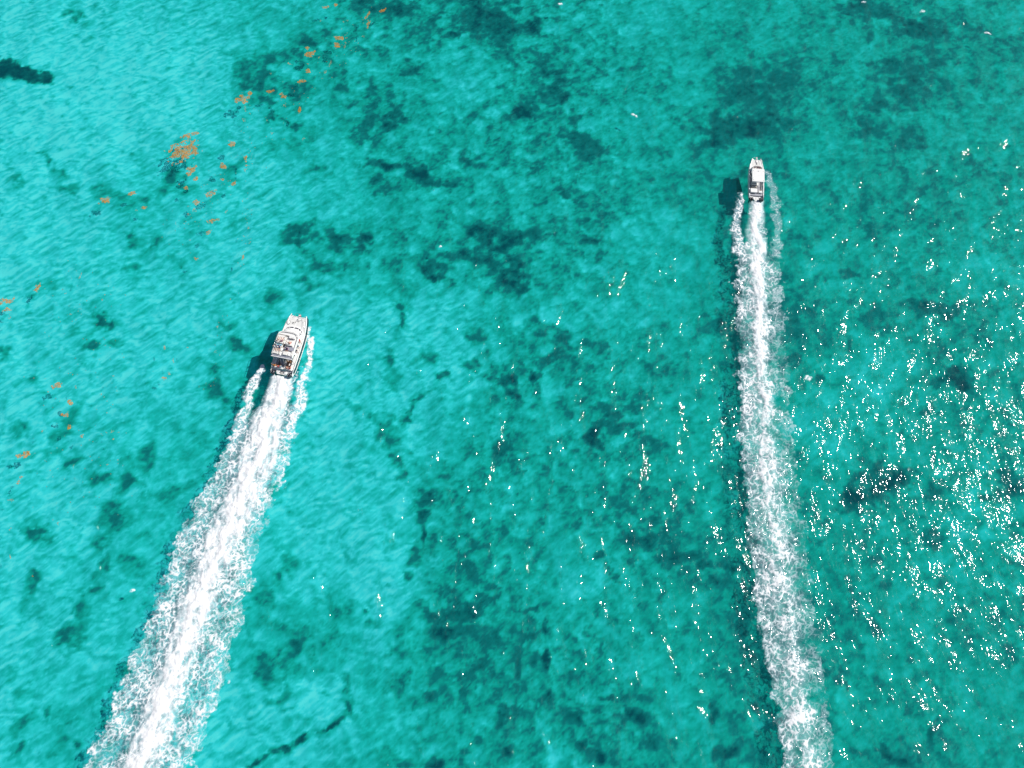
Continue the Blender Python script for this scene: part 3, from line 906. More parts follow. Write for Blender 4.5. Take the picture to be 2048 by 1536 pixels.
def catamaran_hull(root, prof, y_stern, y_tip, y_front, sole_z, inner, side_mat, stripe):
    """two slim hulls joined by a bridge; prof(y,1) half beam, prof(y,2) sheer height"""
    ys = [y_stern + (y_tip - y_stern) * t for t in (0, .1, .25, .4, .55, .68, .78, .86, .92, .96, 1.0)]
    for s, nm in ((-1, 'hull'), (1, 'hull')):
        rings = []
        for y in ys:
            t = (y - y_stern) / (y_tip - y_stern)
            hb, sh = prof(y, 1), prof(y, 2)
            inn = inner + (hb - .30 - inner) * max(0, (t - .86) / .14) if t > .86 else inner
            inn = min(inn, hb - .14)
            k = -.38 + 1.0 * max(0, (t - .62) / .38) ** 2
            mid = (hb + inn) / 2
            ch = .28 + .3 * max(0, t - .6)
            top = sole_z - .03
            rings.append([(s * (hb - .05), y, top), (s * (hb - .12), y, ch), (s * mid, y, min(k, ch - .05)), (s * (inn + .04), y, ch), (s * inn, y, top)])
        MB().loft(rings).build(nm, M['gel'], root)
        # topside above the sole: outer skin, rolled gunwale, inner face
        skin = []
        for y in ys:
            hb, sh = prof(y, 1), prof(y, 2)
            lo = .06 if stripe else -.03
            skin.append([(s * (hb + lo), y, .16), (s * hb, y, sh - .16), (s * (hb - .04), y, sh - .16), (s * (hb - .14), y, .16)])
        MB().loft(skin).build('topside', side_mat, root)
        if stripe:
            rl = []
            for y in ys[:8]:
                hb = prof(y, 1)
                rl.append([(s * (hb + .05), y, .05), (s * (hb + .13), y, .06), (s * (hb + .10), y, .15), (s * (hb + .05), y, .15)])
            MB().loft(rl).build('spray_rail', M['gel'], root)
        gun = []
        for y in ys:
            hb, sh = prof(y, 1), prof(y, 2)
            w = .20 if y < y_front else .16
            gun.append([(s * (hb + .025), y, sh - .15), (s * (hb + .02), y, sh), (s * (hb - .04), y, sh + .035), (s * (hb - w), y, sh + .03), (s * (hb - w), y, sh - .15)])
        MB().loft(gun).build('gunwale', M['gel'], root, True)
    MB().box(-inner, inner, y_stern + .9, y_front - .25, .42, sole_z - .035).build('bridge_deck', M['gel'], root)


def outline(half, n_front=9, yb=0.0, yf=1.0, round_y=.8, p=.65):
    """port aft -> round the front -> starboard aft"""
    pts = [(-half, yb)]
    for i in range(n_front * 2 + 1):
        a = math.pi * (1 - i / (n_front * 2))
        c, s = math.cos(a), math.sin(a)
        pts.append((half * math.copysign(abs(c) ** p, c), yf - round_y + round_y * abs(s) ** p))
    pts.append((half, yb))
    return pts


def wall_strip(pts, z0, z1, th, lean=0.0):
    """an upright wall along an open outline"""
    mb = MB()
    rings = []
    n = len(pts)
    for i, p in enumerate(pts):
        a, b = pts[max(0, i - 1)], pts[min(n - 1, i + 1)]
        t = Vector((b[0] - a[0], b[1] - a[1])).normalized()
        nx, ny = t.y, -t.x                 # inward for a port-to-starboard outline
        rings.append([(p[0], p[1], z0), (p[0] + nx * lean, p[1] + ny * lean, z1), (p[0] + nx * (th + lean), p[1] + ny * (th + lean), z1), (p[0] + nx * th, p[1] + ny * th, z0)])
    return mb.loft(rings)


def rail(root, name, pts, r, mat, posts=(), base=None):
    o = MB().tube(pts, r, 6).build(name, mat, root, True)
    for p in posts:
        MB().tube([p[0], p[1]], r * .9, 6).build('stanchion', mat, o, True)
    return o


def outboard(root, x, y, tilt=0.0):
    """one engine of its own: cowling, midsection, gearcase, propeller"""
    mb = MB()
    prof = [(.40, .17, .20, -.02), (.55, .23, .32, -.06), (.80, .25, .37, -.08), (1.05, .23, .34, -.06), (1.20, .17, .25, -.03), (1.26, .08, .13, 0)]
    rings = []
    for z, hx, hy, dy in prof:
        rings.append([(x + hx * math.copysign(abs(math.cos(a)) ** .7, math.cos(a)), y + dy + hy * math.copysign(abs(math.sin(a)) ** .7, math.sin(a)), z) for a in [2 * math.pi * k / 14 for k in range(14)]])
    cow = mb.loft(rings).build('outboard_motor', M['black'], root, True)
    MB().box(x - .025, x + .025, y - .38, y + .16, 1.225, 1.275, .015).build('cowl_stripe', M['grey'], cow)
    MB().loft([[(x + a * .10, y + b * .17, .42) for a, b in ((-1, -1), (1, -1), (1, 1), (-1, 1))], [(x + a * .05, y + b * .14, -.55) for a, b in ((-1, -1), (1, -1), (1, 1), (-1, 1))]]).build('midsection', M['black'], cow)
    MB().tube([(x, y + .25, -.58), (x, y + .05, -.58), (x, y - .28, -.58), (x, y - .36, -.58)], [.03, .08, .07, .03], 10).build('gearcase', M['black'], cow, True)
    pr = MB()
    for k in range(3):
        a = 2 * math.pi * k / 3
        c, s = math.cos(a), math.sin(a)
        pr.loft([[(x + r * c - w * s, y - .34 + w * .5, -.58 + r * s + w * c), (x + r * c + w * s, y - .34 - w * .5, -.58 + r * s - w * c), (x + r * c + w * s, y - .36 - w * .5, -.58 + r * s - w * c), (x + r * c - w * s, y - .36 + w * .5, -.58 + r * s + w * c)] for r, w in ((.05, .04), (.13, .08), (.19, .03))])
    pr.build('propeller', M['steel'], cow)
    MB().box(x - .10, x + .10, y + .22, y + .40, .30, .62, .02).build('transom_bracket', M['black'], cow)


def cleat(root, x, y, z):
    MB().box(x - .03, x + .03, y - .06, y + .06, z - .01, z + .04).box(x - .025, x + .025, y - .16, y + .16, z + .04, z + .075, .012).build('cleat', M['steel'], root)


# ---- the larger boat -------------------------------------------------------
A0 = px2w(566.5, 745)
boat = empty('flybridge_catamaran', A0, (R(2.0), 0, -R(11.8)))
tag(boat, 'larger white motor catamaran with people on its upper deck and a broad wake', 'boat', 'boats under way')
pA = hull_profile([(0, 2.30, 1.08), (1.5, 2.44, 1.16), (6, 2.50, 1.30), (8.5, 2.42, 1.40), (10.2, 2.20, 1.50), (11.4, 1.93, 1.58), (12.35, 1.66, 1.64)])
catamaran_hull(boat, pA, 0.0, 12.35, 11.85, .80, .95, M['navy'], True)
# decks
fd = [(-pA(y, 1) + .19, y) for y in (7.4, 8.5, 9.6, 10.6, 11.4, 11.85)] + [(pA(y, 1) - .19, y) for y in (11.85, 11.4, 10.6, 9.6, 8.5, 7.4)]
fz = lambda y: pA(y, 2)
MB().prism([(x, y, fz(y)) for x, y in fd], -.10, .012).build('foredeck', M['gel'], boat)
for s in (-1, 1):
    sdk = [(s * 1.55, 1.0), (s * (pA(1.0, 1) - .19), 1.0), (s * (pA(4, 1) - .19), 4.0), (s * (pA(7.4, 1) - .19), 7.398), (s * 1.55, 7.398)]
    if s < 0:
        sdk = sdk[::-1]
    sdk = [p for p in sdk]
    MB().prism([(x, y, fz(y) - .02) for x, y in sdk if y >= 2.6 or True], -.08, .0).build('side_deck', M['gel'], boat)
    MB().prism([(s * 1.87, 3.7, fz(3.7)), (s * 2.20, 3.7, fz(3.7)), (s * 2.20, 7.2, fz(7.2)), (s * 1.87, 7.2, fz(7.2))][::s], -.022, -.008).build('nonskid_panel', M['nonskid'], boat)
    pn = [(s * .12, 10.0), (s * 1.55, 9.85), (s * 1.88, 9.8), (s * 1.70, 10.9), (s * 1.52, 11.55), (s * .75, 11.62), (s * .45, 11.15), (s * .12, 11.05)]
    MB().prism([(x, y, fz(y)) for x, y in (pn if s > 0 else pn[::-1])], .006, .024).build('nonskid_panel', M['nonskid'], boat)
    MB().box(s * 1.30 - .17, s * 1.30 + .17, 11.84, 12.02, 1.30, 1.585, .03).build('bow_step', M['gel'], boat)
MB().box(-1.30, 1.30, 11.80, 11.93, 1.20, 1.66, .03).build('bow_beam', M['gel'], boat)
# cockpit
MB().box(-1.62, 1.62, .55, 3.62, .76, .80).build('cockpit_sole', M['sole'], boat)
for s in (-1, 1):
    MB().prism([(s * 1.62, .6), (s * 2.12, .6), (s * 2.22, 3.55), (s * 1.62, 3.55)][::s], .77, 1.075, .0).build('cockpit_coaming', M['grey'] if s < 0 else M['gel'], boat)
# cabin with a raked round front
rings_def = [(1.84, 9.75, 1.35, 1.35), (1.81, 9.48, 1.75, 1.30), (1.75, 8.85, 2.35, 1.25), (1.69, 7.85, 2.80, 1.2), (1.64, 7.3, 3.20, 1.1)]


def cab_ring(k, off=0.0):
    h, yf, z, ry = rings_def[k]
    return [(x, y, z) for x, y in outline(h + off, 9, 3.6, yf + off, ry, .75)]


cab = MB().loft([cab_ring(k) for k in range(5)]).build('cabin', M['gel'], boat)


def cab_point(i, t, off):
    """i: fractional index round the outline, t: fractional ring"""
    k = min(3, int(t))
    f = t - k
    A, B = cab_ring(k, off), cab_ring(k + 1, off)
    j = min(len(A) - 2, int(i))
    g = i - j
    pa = Vector(A[j]).lerp(Vector(A[j + 1]), g)
    pb = Vector(B[j]).lerp(Vector(B[j + 1]), g)
    return pa.lerp(pb, f) + Vector((0, 0, off * .6))


def cab_window(i0, i1, t0, t1, n=4):
    rows = []
    for t in (t0, t1):
        rows.append([cab_point(i0 + (i1 - i0) * k / n, t, .022) for k in range(n + 1)])
    back = [[cab_point(i0 + (i1 - i0) * k / n, t, -.03) for k in range(n + 1)] for t in (t0, t1)]
    MB().loft([rows[0] + rows[1][::-1], back[0] + back[1][::-1]]).build('window', M['glass'], cab)


for i0, i1 in ((5.0, 7.2), (7.7, 9.8), (10.3, 12.5), (13.0, 15.2)):
    cab_window(i0, i1, 1.05, 1.72)
for i0, i1 in ((1.1, 3.9), (15.9, 18.9)):
    cab_window(i0, i1, .75, 2.2, 6)
for s in (-1, 1):
    for y0, y1 in ((4.0, 5.1), (5.3, 6.5)):
        MB().box(s * 1.77 - .05, s * 1.77 + .06, y0, y1, 1.85, 2.6, .02).build('window', M['glass'], cab)
MB().box(-1.2, -.25, 3.545, 3.598, .82, 2.75, .01).build('door', M['glass'], cab)
MB().box(.15, 1.35, 3.545, 3.598, 1.5, 2.6, .01).build('window', M['glass'], cab)
MB().box(-.12, .10, 3.55, 3.597, .82, 2.9).build('door_post', M['dark'], cab)
# crease lines of the coachroof
for k, (w, yf) in enumerate(((1.50, 8.40), (1.42, 7.98))):
    pts = [(x, y, 0) for x, y in outline(w, 9, 6.9, yf, 1.15, .75)][4:-4]
    out_pts = []
    for x, y, _ in pts:
        zz = float(np.interp(y, [7.3, 7.85, 8.75], [3.2, 2.80, 2.35])) + .03
        out_pts.append((x, y, zz))
    MB().tube(out_pts, .022, 6).build('roof_trim', M['screen'], cab, True)
# upper deck
FZ = 3.34
fo = outline(2.12, 9, 2.02, 7.55, 1.0, .7)
fly = MB().prism(fo, 3.20, FZ, .0).build('upper_deck', M['gel'], boat)
wall_strip(outline(2.20, 9, 2.30, 7.66, 1.1, .7), 3.16, 3.68, .10, .06).build('coaming', M['gel'], boat)
MB().prism(outline(2.03, 9, 6.72, 7.46, .74, .7), FZ + .003, 3.64, .0).build('dash_fairing', M['gel'], boat)
wall_strip(outline(1.75, 9, 6.95, 7.42, .5, .7)[1:-1], 3.645, 3.80, .025, .08).build('wind_screen', M['screen'], boat)
MB().tube([(-2.02, 6.70, 3.68), (-1.0, 6.69, 3.69), (.75, 6.69, 3.69)], .035, 6).build('grab_rail', M['bronze'], boat, True)
MB().box(-2.12, 2.12, 2.0, 2.36, FZ + .003, FZ + .05, .01).build('aft_shade_strip', M['greyvinyl'], boat)  # grey strip standing in for the shade along the aft edge
MB().box(-2.22, 2.22, 1.90, 2.03, 3.15, 3.42, .03).build('aft_lip', M['gel'], boat)
MB().box(-.46, -.08, 4.15, 4.95, FZ + .002, FZ + .012).build('stair_opening', M['dark'], boat)
# seats on the upper deck
MB().box(-2.02, -.42, 5.0, 6.62, FZ + .004, FZ + .34, .05).build('sun_pad', M['cushion'], boat)
MB().box(-2.02, -.42, 4.72, 4.98, FZ + .004, FZ + .72, .06).build('backrest', M['cushion'], boat)
MB().box(-2.02, -.55, 2.52, 4.55, FZ + .004, FZ + .34, .05).build('sun_pad', M['cushion'], boat)
MB().box(-2.0, -.58, 4.30, 4.55, FZ + .345, FZ + .50, .05).build('pillow', M['lightblue'], boat)
MB().box(.20, 1.55, 4.72, 5.30, FZ + .004, FZ + .46, .06).build('helm_seat', M['cushion'], boat)
MB().box(.20, 1.55, 4.56, 4.70, FZ + .004, FZ + .66, .05).build('helm_backrest', M['cushion'], boat)
con = MB().box(.30, 1.60, 6.20, 6.70, FZ + .004, FZ + .45, .05).build('helm_console', M['gel'], boat)
MB().tube([(.95 + .19 * math.cos(a), 6.15 + .04 * math.sin(a), FZ + .42 + .19 * math.sin(a)) for a in [2 * math.pi * k / 14 for k in range(14)]], .018, 6, True).build('wheel', M['rubber'], con, True)
MB().box(.0, 1.95, 3.62, 4.42, FZ + .004, FZ + .30, .05).build('lounge_seat', M['greyvinyl'], boat)
MB().box(1.72, 1.98, 2.6, 3.60, FZ + .004, FZ + .36, .05).build('lounge_side', M['cushion'], boat)
MB().box(.10, 1.02, 2.52, 3.28, FZ + .004, FZ + .42, .05).build('lounge_table', M['cushion'], boat)
MB().box(1.14, 1.66, 2.52, 3.2, FZ + .004, FZ + .34, .05).build('locker', M['gel'], boat)
for pts in ([(-.36, 6.4, 4.05), (-.36, 4.9, 4.05)], [(.06, 6.0, 4.0), (.06, 4.9, 4.0)], [(-.44, 4.1, 3.95), (-.50, 2.45, 3.95)], [(-2.06, 6.5, 4.12), (-2.08, 2.4, 4.12)], [(-1.9, 2.42, 3.9), (-.55, 2.42, 3.9)], [(.0, 2.42, 3.9), (1.9, 2.42, 3.9)]):
    n = 3
    posts = [(Vector(pts[0]).lerp(Vector(pts[1]), k / (n - 1)), Vector(pts[0]).lerp(Vector(pts[1]), k / (n - 1)) - Vector((0, 0, pts[0][2] - FZ - .003))) for k in range(n)]
    rail(boat, 'deck_rail', pts, .026, M['bronze'] if pts[0][0] > -1 and pts[0][1] > 3 else M['steel'], posts)
for s in (-1, 1):
    MB().tube([(s * 2.05, 2.12, 3.2), (s * 2.12, 1.9, 1.1)], .05, 8).build('deck_post', M['gel'], boat, True)
    MB().tube([(s * .55, 2.1, 3.2), (s * .62, 2.1, .80)], .03, 8).build('deck_post', M['steel'], boat, True)
MB().tube([(1.05, 2.20, 3.3), (.38, 1.55, 1.7), (.34, 1.5, .82)], .035, 8).build('brace', M['gel'], boat, True)
MB().tube([(1.6, 6.9, 3.6), (1.75, 6.4, 6.0)], [.018, .008], 6).build('antenna', M['gel'], boat, True)
# ladder down to the cockpit
st = empty('stairs', (0, 0, 0))
st.parent = boat
for s in (-1, 1):
    MB().tube([(-.12 + s * .37, 2.0, 3.22), (.0 + s * .37, .98, .84)], .035, 6).build('stringer', M['gel'], st, True)
for k in range(8):
    t = (k + .6) / 8.2
    x, y, z = -.12 + .12 * t, 2.0 - 1.02 * t, 3.22 - 2.38 * t
    MB().box(x - .34, x + .34, y - .13, y + .10, z - .02, z + .02, .008).build('step', M['grey'], st)
# aft bench, side seats and transom
MB().box(-2.05, 2.05, .28, .92, .81, 1.20, .04).build('aft_bench', M['gel'], boat)
for x0, x1 in ((-2.0, -1.42), (-1.38, -.06), (.30, 1.95)):
    MB().box(x0, x1, .34, .88, 1.203, 1.29, .035).build('bench_cushion', M['cushion'], boat)
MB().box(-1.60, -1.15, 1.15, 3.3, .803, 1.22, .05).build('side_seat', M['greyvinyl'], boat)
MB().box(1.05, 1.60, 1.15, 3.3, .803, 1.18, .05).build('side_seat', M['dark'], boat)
MB().box(-.75, -.35, 2.6, 3.3, .803, 1.35, .03).build('galley_box', M['dark'], boat)
plat = MB().prism([(-1.20, .27), (-1.28, -.10), (-.95, -.72), (.95, -.72), (1.28, -.10), (1.20, .27)][::-1], .58, .70, .03).build('swim_platform', M['gel'], boat)
for k in range(4):
    MB().box(-.40 + .03 * k, .40 - .03 * k, .08 - .2 * k - .16, .08 - .2 * k, .703, .722, .004).build('tread', M['eva'], plat)
MB().tube([(-.82 + .15 * math.cos(a), -.22 + .15 * math.sin(a), .715) for a in [2 * math.pi * k / 14 for k in range(14)]], .02, 6, True).build('hatch_ring', M['grey'], plat, True)
MB().box(.48, .98, -.5, .12, .702, .86, .05).build('ladder_box', M['gel'], plat)
for s in (-1, 1):
    MB().prism([(s * 1.30, .27), (s * 2.22, .27), (s * 2.24, -.06), (s * 1.32, -.20)][::-s], .34, .62).build('engine_well', M['grey'], boat)
    MB().prism([(s * 2.22, .3), (s * 2.32, .3), (s * 2.30, -.62), (s * 2.24, -.62)][::-s], .12, .98).build('transom_fin', M['gel'], boat)
    for dx in (1.52, 2.02):
        outboard(boat, s * dx, -.55)
# bow fittings
rail(boat, 'bow_rail', [(-2.15, 8.4, 2.0), (-2.02, 9.8, 2.1), (-1.72, 11.2, 2.2), (-1.40, 12.0, 2.25)], .022, M['steel'], [(Vector((-2.02, 9.8, 2.1)), Vector((-2.1, 9.8, 1.5))), (Vector((-1.72, 11.2, 2.2)), Vector((-1.80, 11.2, 1.6))), (Vector((-1.40, 12.0, 2.25)), Vector((-1.45, 12.0, 1.64)))])
rail(boat, 'bow_rail', [(2.15, 8.4, 2.0), (2.02, 9.8, 2.1), (1.72, 11.2, 2.2), (1.40, 12.0, 2.25)], .022, M['steel'], [(Vector((2.02, 9.8, 2.1)), Vector((2.1, 9.8, 1.5))), (Vector((1.72, 11.2, 2.2)), Vector((1.80, 11.2, 1.6))), (Vector((1.40, 12.0, 2.25)), Vector((1.45, 12.0, 1.64)))])
rail(boat, 'pulpit_rail', [(-.55, 11.9, 2.25), (-.30, 12.35, 2.3), (.45, 12.40, 2.3), (.85, 11.95, 2.25)], .024, M['steel'], [(Vector((-.55, 11.9, 2.25)), Vector((-.55, 11.87, 1.66))), (Vector((.85, 11.95, 2.25)), Vector((.85, 11.87, 1.66)))])
MB().box(-.02, .28, 11.7, 12.45, 1.60, 1.69, .02).build('anchor_roller', M['gel'], boat)
an = MB().tube([(.13, 12.0, 1.74), (.13, 12.55, 1.70)], .03, 6).build('anchor', M['steel'], boat, True)
MB().loft([[(.13, 12.35, 1.74), (.15, 12.38, 1.73), (.13, 12.41, 1.72)], [(-.12, 12.62, 1.66), (-.10, 12.66, 1.65), (-.12, 12.64, 1.63)]]).loft([[(.13, 12.35, 1.74), (.11, 12.38, 1.73), (.13, 12.41, 1.72)], [(.38, 12.62, 1.66), (.36, 12.66, 1.65), (.38, 12.64, 1.63)]]).build('fluke', M['steel'], an)
MB().ball((.42, 12.1, 1.80), .13, 1, 1, 1).build('mooring_buoy', M['pink'], boat, True)
wl = MB().tube([(.12, 11.3, 1.58), (.12, 11.3, 1.80)], [.13, .10], 12).build('windlass', M['grey'], boat, True)
rope = []
for k in range(46):
    t = k / 45
    rope.append((-.95 + 1.75 * t + .14 * math.sin(t * 21), 10.25 + 1.05 * t + .13 * math.sin(t * 34 + 1), 1.575 + .02 * t + .012 * (k % 2)))
MB().tube(rope, .032, 6).build('anchor_rope', M['rope'], boat, True)
hv = MB().ball((-1.72, 10.35, 1.52), .46, .72, 1.0, .45, 3).build('deck_locker', M['gel'], boat, True)
MB().tube([(-1.36 - .30 * (1 - math.cos(a)), 10.35 + .48 * math.sin(a), 1.58) for a in [R(-80 + 160 * k / 10) for k in range(11)]], .035, 6).build('locker_seal', M['rubber'], hv, True)
for s in (-1, 1):
    for y in (1.6, 6.4, 10.9):
        cleat(boat, s * (pA(y, 1) - .09), y, pA(y, 2) + .03)
MB().box(-.9, -.4, 8.62, 8.66, 2.44, 2.47).build('wiper', M['rubber'], cab)
for y in (8.9, 6.2):
    MB().tube([(2.58, y, 1.1), (2.58, y, .55)], .09, 10).build('fender', M['navy'], boat, True)

# ---- the smaller boat ------------------------------------------------------
B0 = px2w(1512, 399) + Vector((math.cos(R(5.9)) * -.2, 0, 0))
bt = empty('hardtop_catamaran', B0, (R(2.0), 0, -R(5.4)))
bt.scale = (1, .94, 1)
tag(bt, 'smaller white motor catamaran under a square white hardtop with a narrow wake', 'boat', 'boats under way')
pB = hull_profile([(0, 1.60, 1.02), (2, 1.66, 1.10), (6, 1.68, 1.24), (7.8, 1.58, 1.34), (9.0, 1.36, 1.42), (9.9, 1.12, 1.48), (10.35, .98, 1.50)])
catamaran_hull(bt, pB, 0.0, 10.35, 9.95, .70, .62, M['gel'], False)
fd = [(-pB(y, 1) + .17, y) for y in (7.0, 7.8, 8.6, 9.4, 9.95)] + [(pB(y, 1) - .17, y) for y in (9.95, 9.4, 8.6, 7.8, 7.0)]
MB().prism([(x, y, pB(y, 2)) for x, y in fd], -.10, .012).build('foredeck', M['gel'], bt)
for s in (-1, 1):
    pn = [(s * .12, 8.5), (s * 1.02, 8.45), (s * .86, 9.35), (s * .72, 9.7), (s * .12, 9.7)]
    MB().prism([(x, y, pB(y, 2)) for x, y in (pn if s > 0 else pn[::-1])], .006, .022).build('nonskid_panel', M['nonskid'], bt)
    MB().prism([(s * 1.20, .55, 0), (s * 1.47, .55, 0), (s * 1.51, 6.995, 0), (s * 1.20, 6.995, 0)][::s], .72, .93).build('side_deck', M['grey'] if s < 0 else M['gel'], bt)  # port side greyed, the hardtop's shade put into its colour
MB().box(-.68, .68, 9.90, 10.02, 1.12, 1.53, .03).build('bow_beam', M['gel'], bt)
MB().prism([(-.17, 9.3), (.17, 9.3), (.15, 10.55), (.08, 10.72), (-.08, 10.72), (-.15, 10.55)], 1.52, 1.62, .02).build('pulpit', M['gel'], bt)
an = MB().tube([(0, 9.9, 1.67), (0, 10.8, 1.60)], .028, 6).build('anchor', M['bronze'], bt, True)
MB().tube([(-.16, 10.66, 1.56), (0, 10.78, 1.60), (.16, 10.66, 1.56)], .025, 6).build('fluke', M['bronze'], an, True)
MB().box(-.17, .17, 8.78, 9.10, 1.40, 1.475, .03).build('deck_hatch', M['glass'], bt)
rail(bt, 'bow_rail', [(-1.2, 8.9, 1.95), (-1.0, 9.7, 2.0), (-.85, 10.25, 2.0), (-.2, 10.35, 2.0)], .022, M['steel'], [(Vector((-1.0, 9.7, 2.0)), Vector((-1.08, 9.7, 1.48))), (Vector((-.85, 10.25, 2.0)), Vector((-.93, 10.25, 1.52)))])
rail(bt, 'bow_rail', [(1.2, 8.9, 1.95), (1.0, 9.7, 2.0), (.85, 10.25, 2.0), (.2, 10.35, 2.0)], .022, M['steel'], [(Vector((1.0, 9.7, 2.0)), Vector((1.08, 9.7, 1.48))), (Vector((.85, 10.25, 2.0)), Vector((.93, 10.25, 1.52)))])
MB().box(-1.20, 1.20, .55, 6.995, .66, .70).build('cockpit_sole', M['sole'], bt)
con = MB().loft([[(x, y, 1.30) for x, y in outline(1.30, 9, 6.2, 8.28, 1.1, .75)], [(x, y, 1.62) for x, y in outline(1.22, 9, 6.2, 8.05, 1.05, .75)]]).build('console', M['gel'], bt)
MB().box(-1.0, 1.0, 6.2, 6.95, .705, 1.31).build('console_base', M['gel'], bt)
wall_strip(outline(1.22, 9, 6.9, 8.12, 1.1, .75)[1:-1], 1.62, 2.02, .03, .16).build('windscreen', M['screen'], bt)
MB().box(-.95, .80, 6.72, 7.20, 1.623, 1.80, .05).build('front_seat', M['cushion'], bt)
MB().prism(outline(1.36, 4, 3.02, 6.62, .12, .6), 2.62, 2.74, .04).build('hardtop', M['gel'], bt)
ht = MB().box(-.10, .12, 5.82, 5.98, 2.742, 2.80, .02).build('roof_light', M['grey'], bt)
for s in (-1, 1):
    for y in (3.35, 5.9):
        MB().tube([(s * 1.05, y, 2.742), (s * 1.14, y + .13, 2.765)], .035, 6).build('roof_cleat', M['bronze'], bt, True)
    for y in (3.2, 6.45):
        MB().tube([(s * 1.22, y, 2.62), (s * 1.32, y, .92)], .04, 8).build('roof_post', M['gel'], bt, True)
MB().box(-1.05, -.02, 3.55, 4.25, .703, 1.40, .05).build('helm_seat', M['cushion'], bt)
MB().box(-1.10, .0, 3.14, 3.36, .703, 1.44, .05).build('seat_back', M['cushion'], bt)
MB().box(-1.0, -.15, 3.365, 3.42, 1.0, 1.40, .02).build('seat_pad', M['navycloth'], bt)
MB().box(.02, .42, 3.0, 3.75, .703, 1.30, .05).build('cooler', M['cushion'], bt)
MB().box(-1.12, .05, 2.45, 2.95, .703, 1.12, .05).build('aft_seat', M['beige'], bt)
MB().box(-1.36, .08, .98, 2.05, .94, 1.42, .05).build('bait_table', M['gel'], bt)
MB().box(.48, 1.22, 1.05, 1.62, .703, 1.30, .05).build('corner_locker', M['gel'], bt)
MB().box(-1.46, 1.46, .42, .92, .56, .92, .03).build('transom', M['grey'], bt)
plat = MB().prism([(-.68, .415), (-.62, -.1), (-.34, -.72), (.34, -.72), (.62, -.1), (.68, .415)][::-1], .52, .62, .03).build('swim_platform', M['gel'], bt)
MB().tube([(-.36, -.70, .66), (-.34, -.80, .66), (.34, -.80, .66), (.36, -.70, .66)], .02, 6).build('platform_rail', M['steel'], plat, True)
MB().box(-.04, .04, -.55, .1, .623, .64, .004).build('tread', M['eva'], plat)
for s in (-1, 1):
    for dx in (.92, 1.36):
        outboard(bt, s * dx, -.48)
    for y in (1.2, 5.2, 9.2):
        cleat(bt, s * (pB(y, 1) - .09), y, pB(y, 2) + .03)
MB().tube([(-1.1, 4.0, 2.74), (-1.2, 3.2, 4.6)], [.016, .008], 6).build('antenna', M['gel'], bt, True)


# ------------------------------------------------------------------ people
BODY, TODO = [], []


def skin_obj(name, verts, edges, radii, root=0):
    me = bpy.data.meshes.new(name)
    me.from_pydata([tuple(v) for v in verts], edges, [])
    o = bpy.data.objects.new(name, me)
    COL.objects.link(o)
    md = o.modifiers.new('skin', 'SKIN')
    md.use_smooth_shade = True
    if not me.skin_vertices:
        me.skin_vertices.new()
    for i, r in enumerate(radii):
        d = me.skin_vertices[0].data[i]
        d.radius = (r, r) if not isinstance(r, tuple) else r
        d.use_root = (i == root)
    s = o.modifiers.new('sub', 'SUBSURF')
    s.levels = s.render_levels = 1
    return o


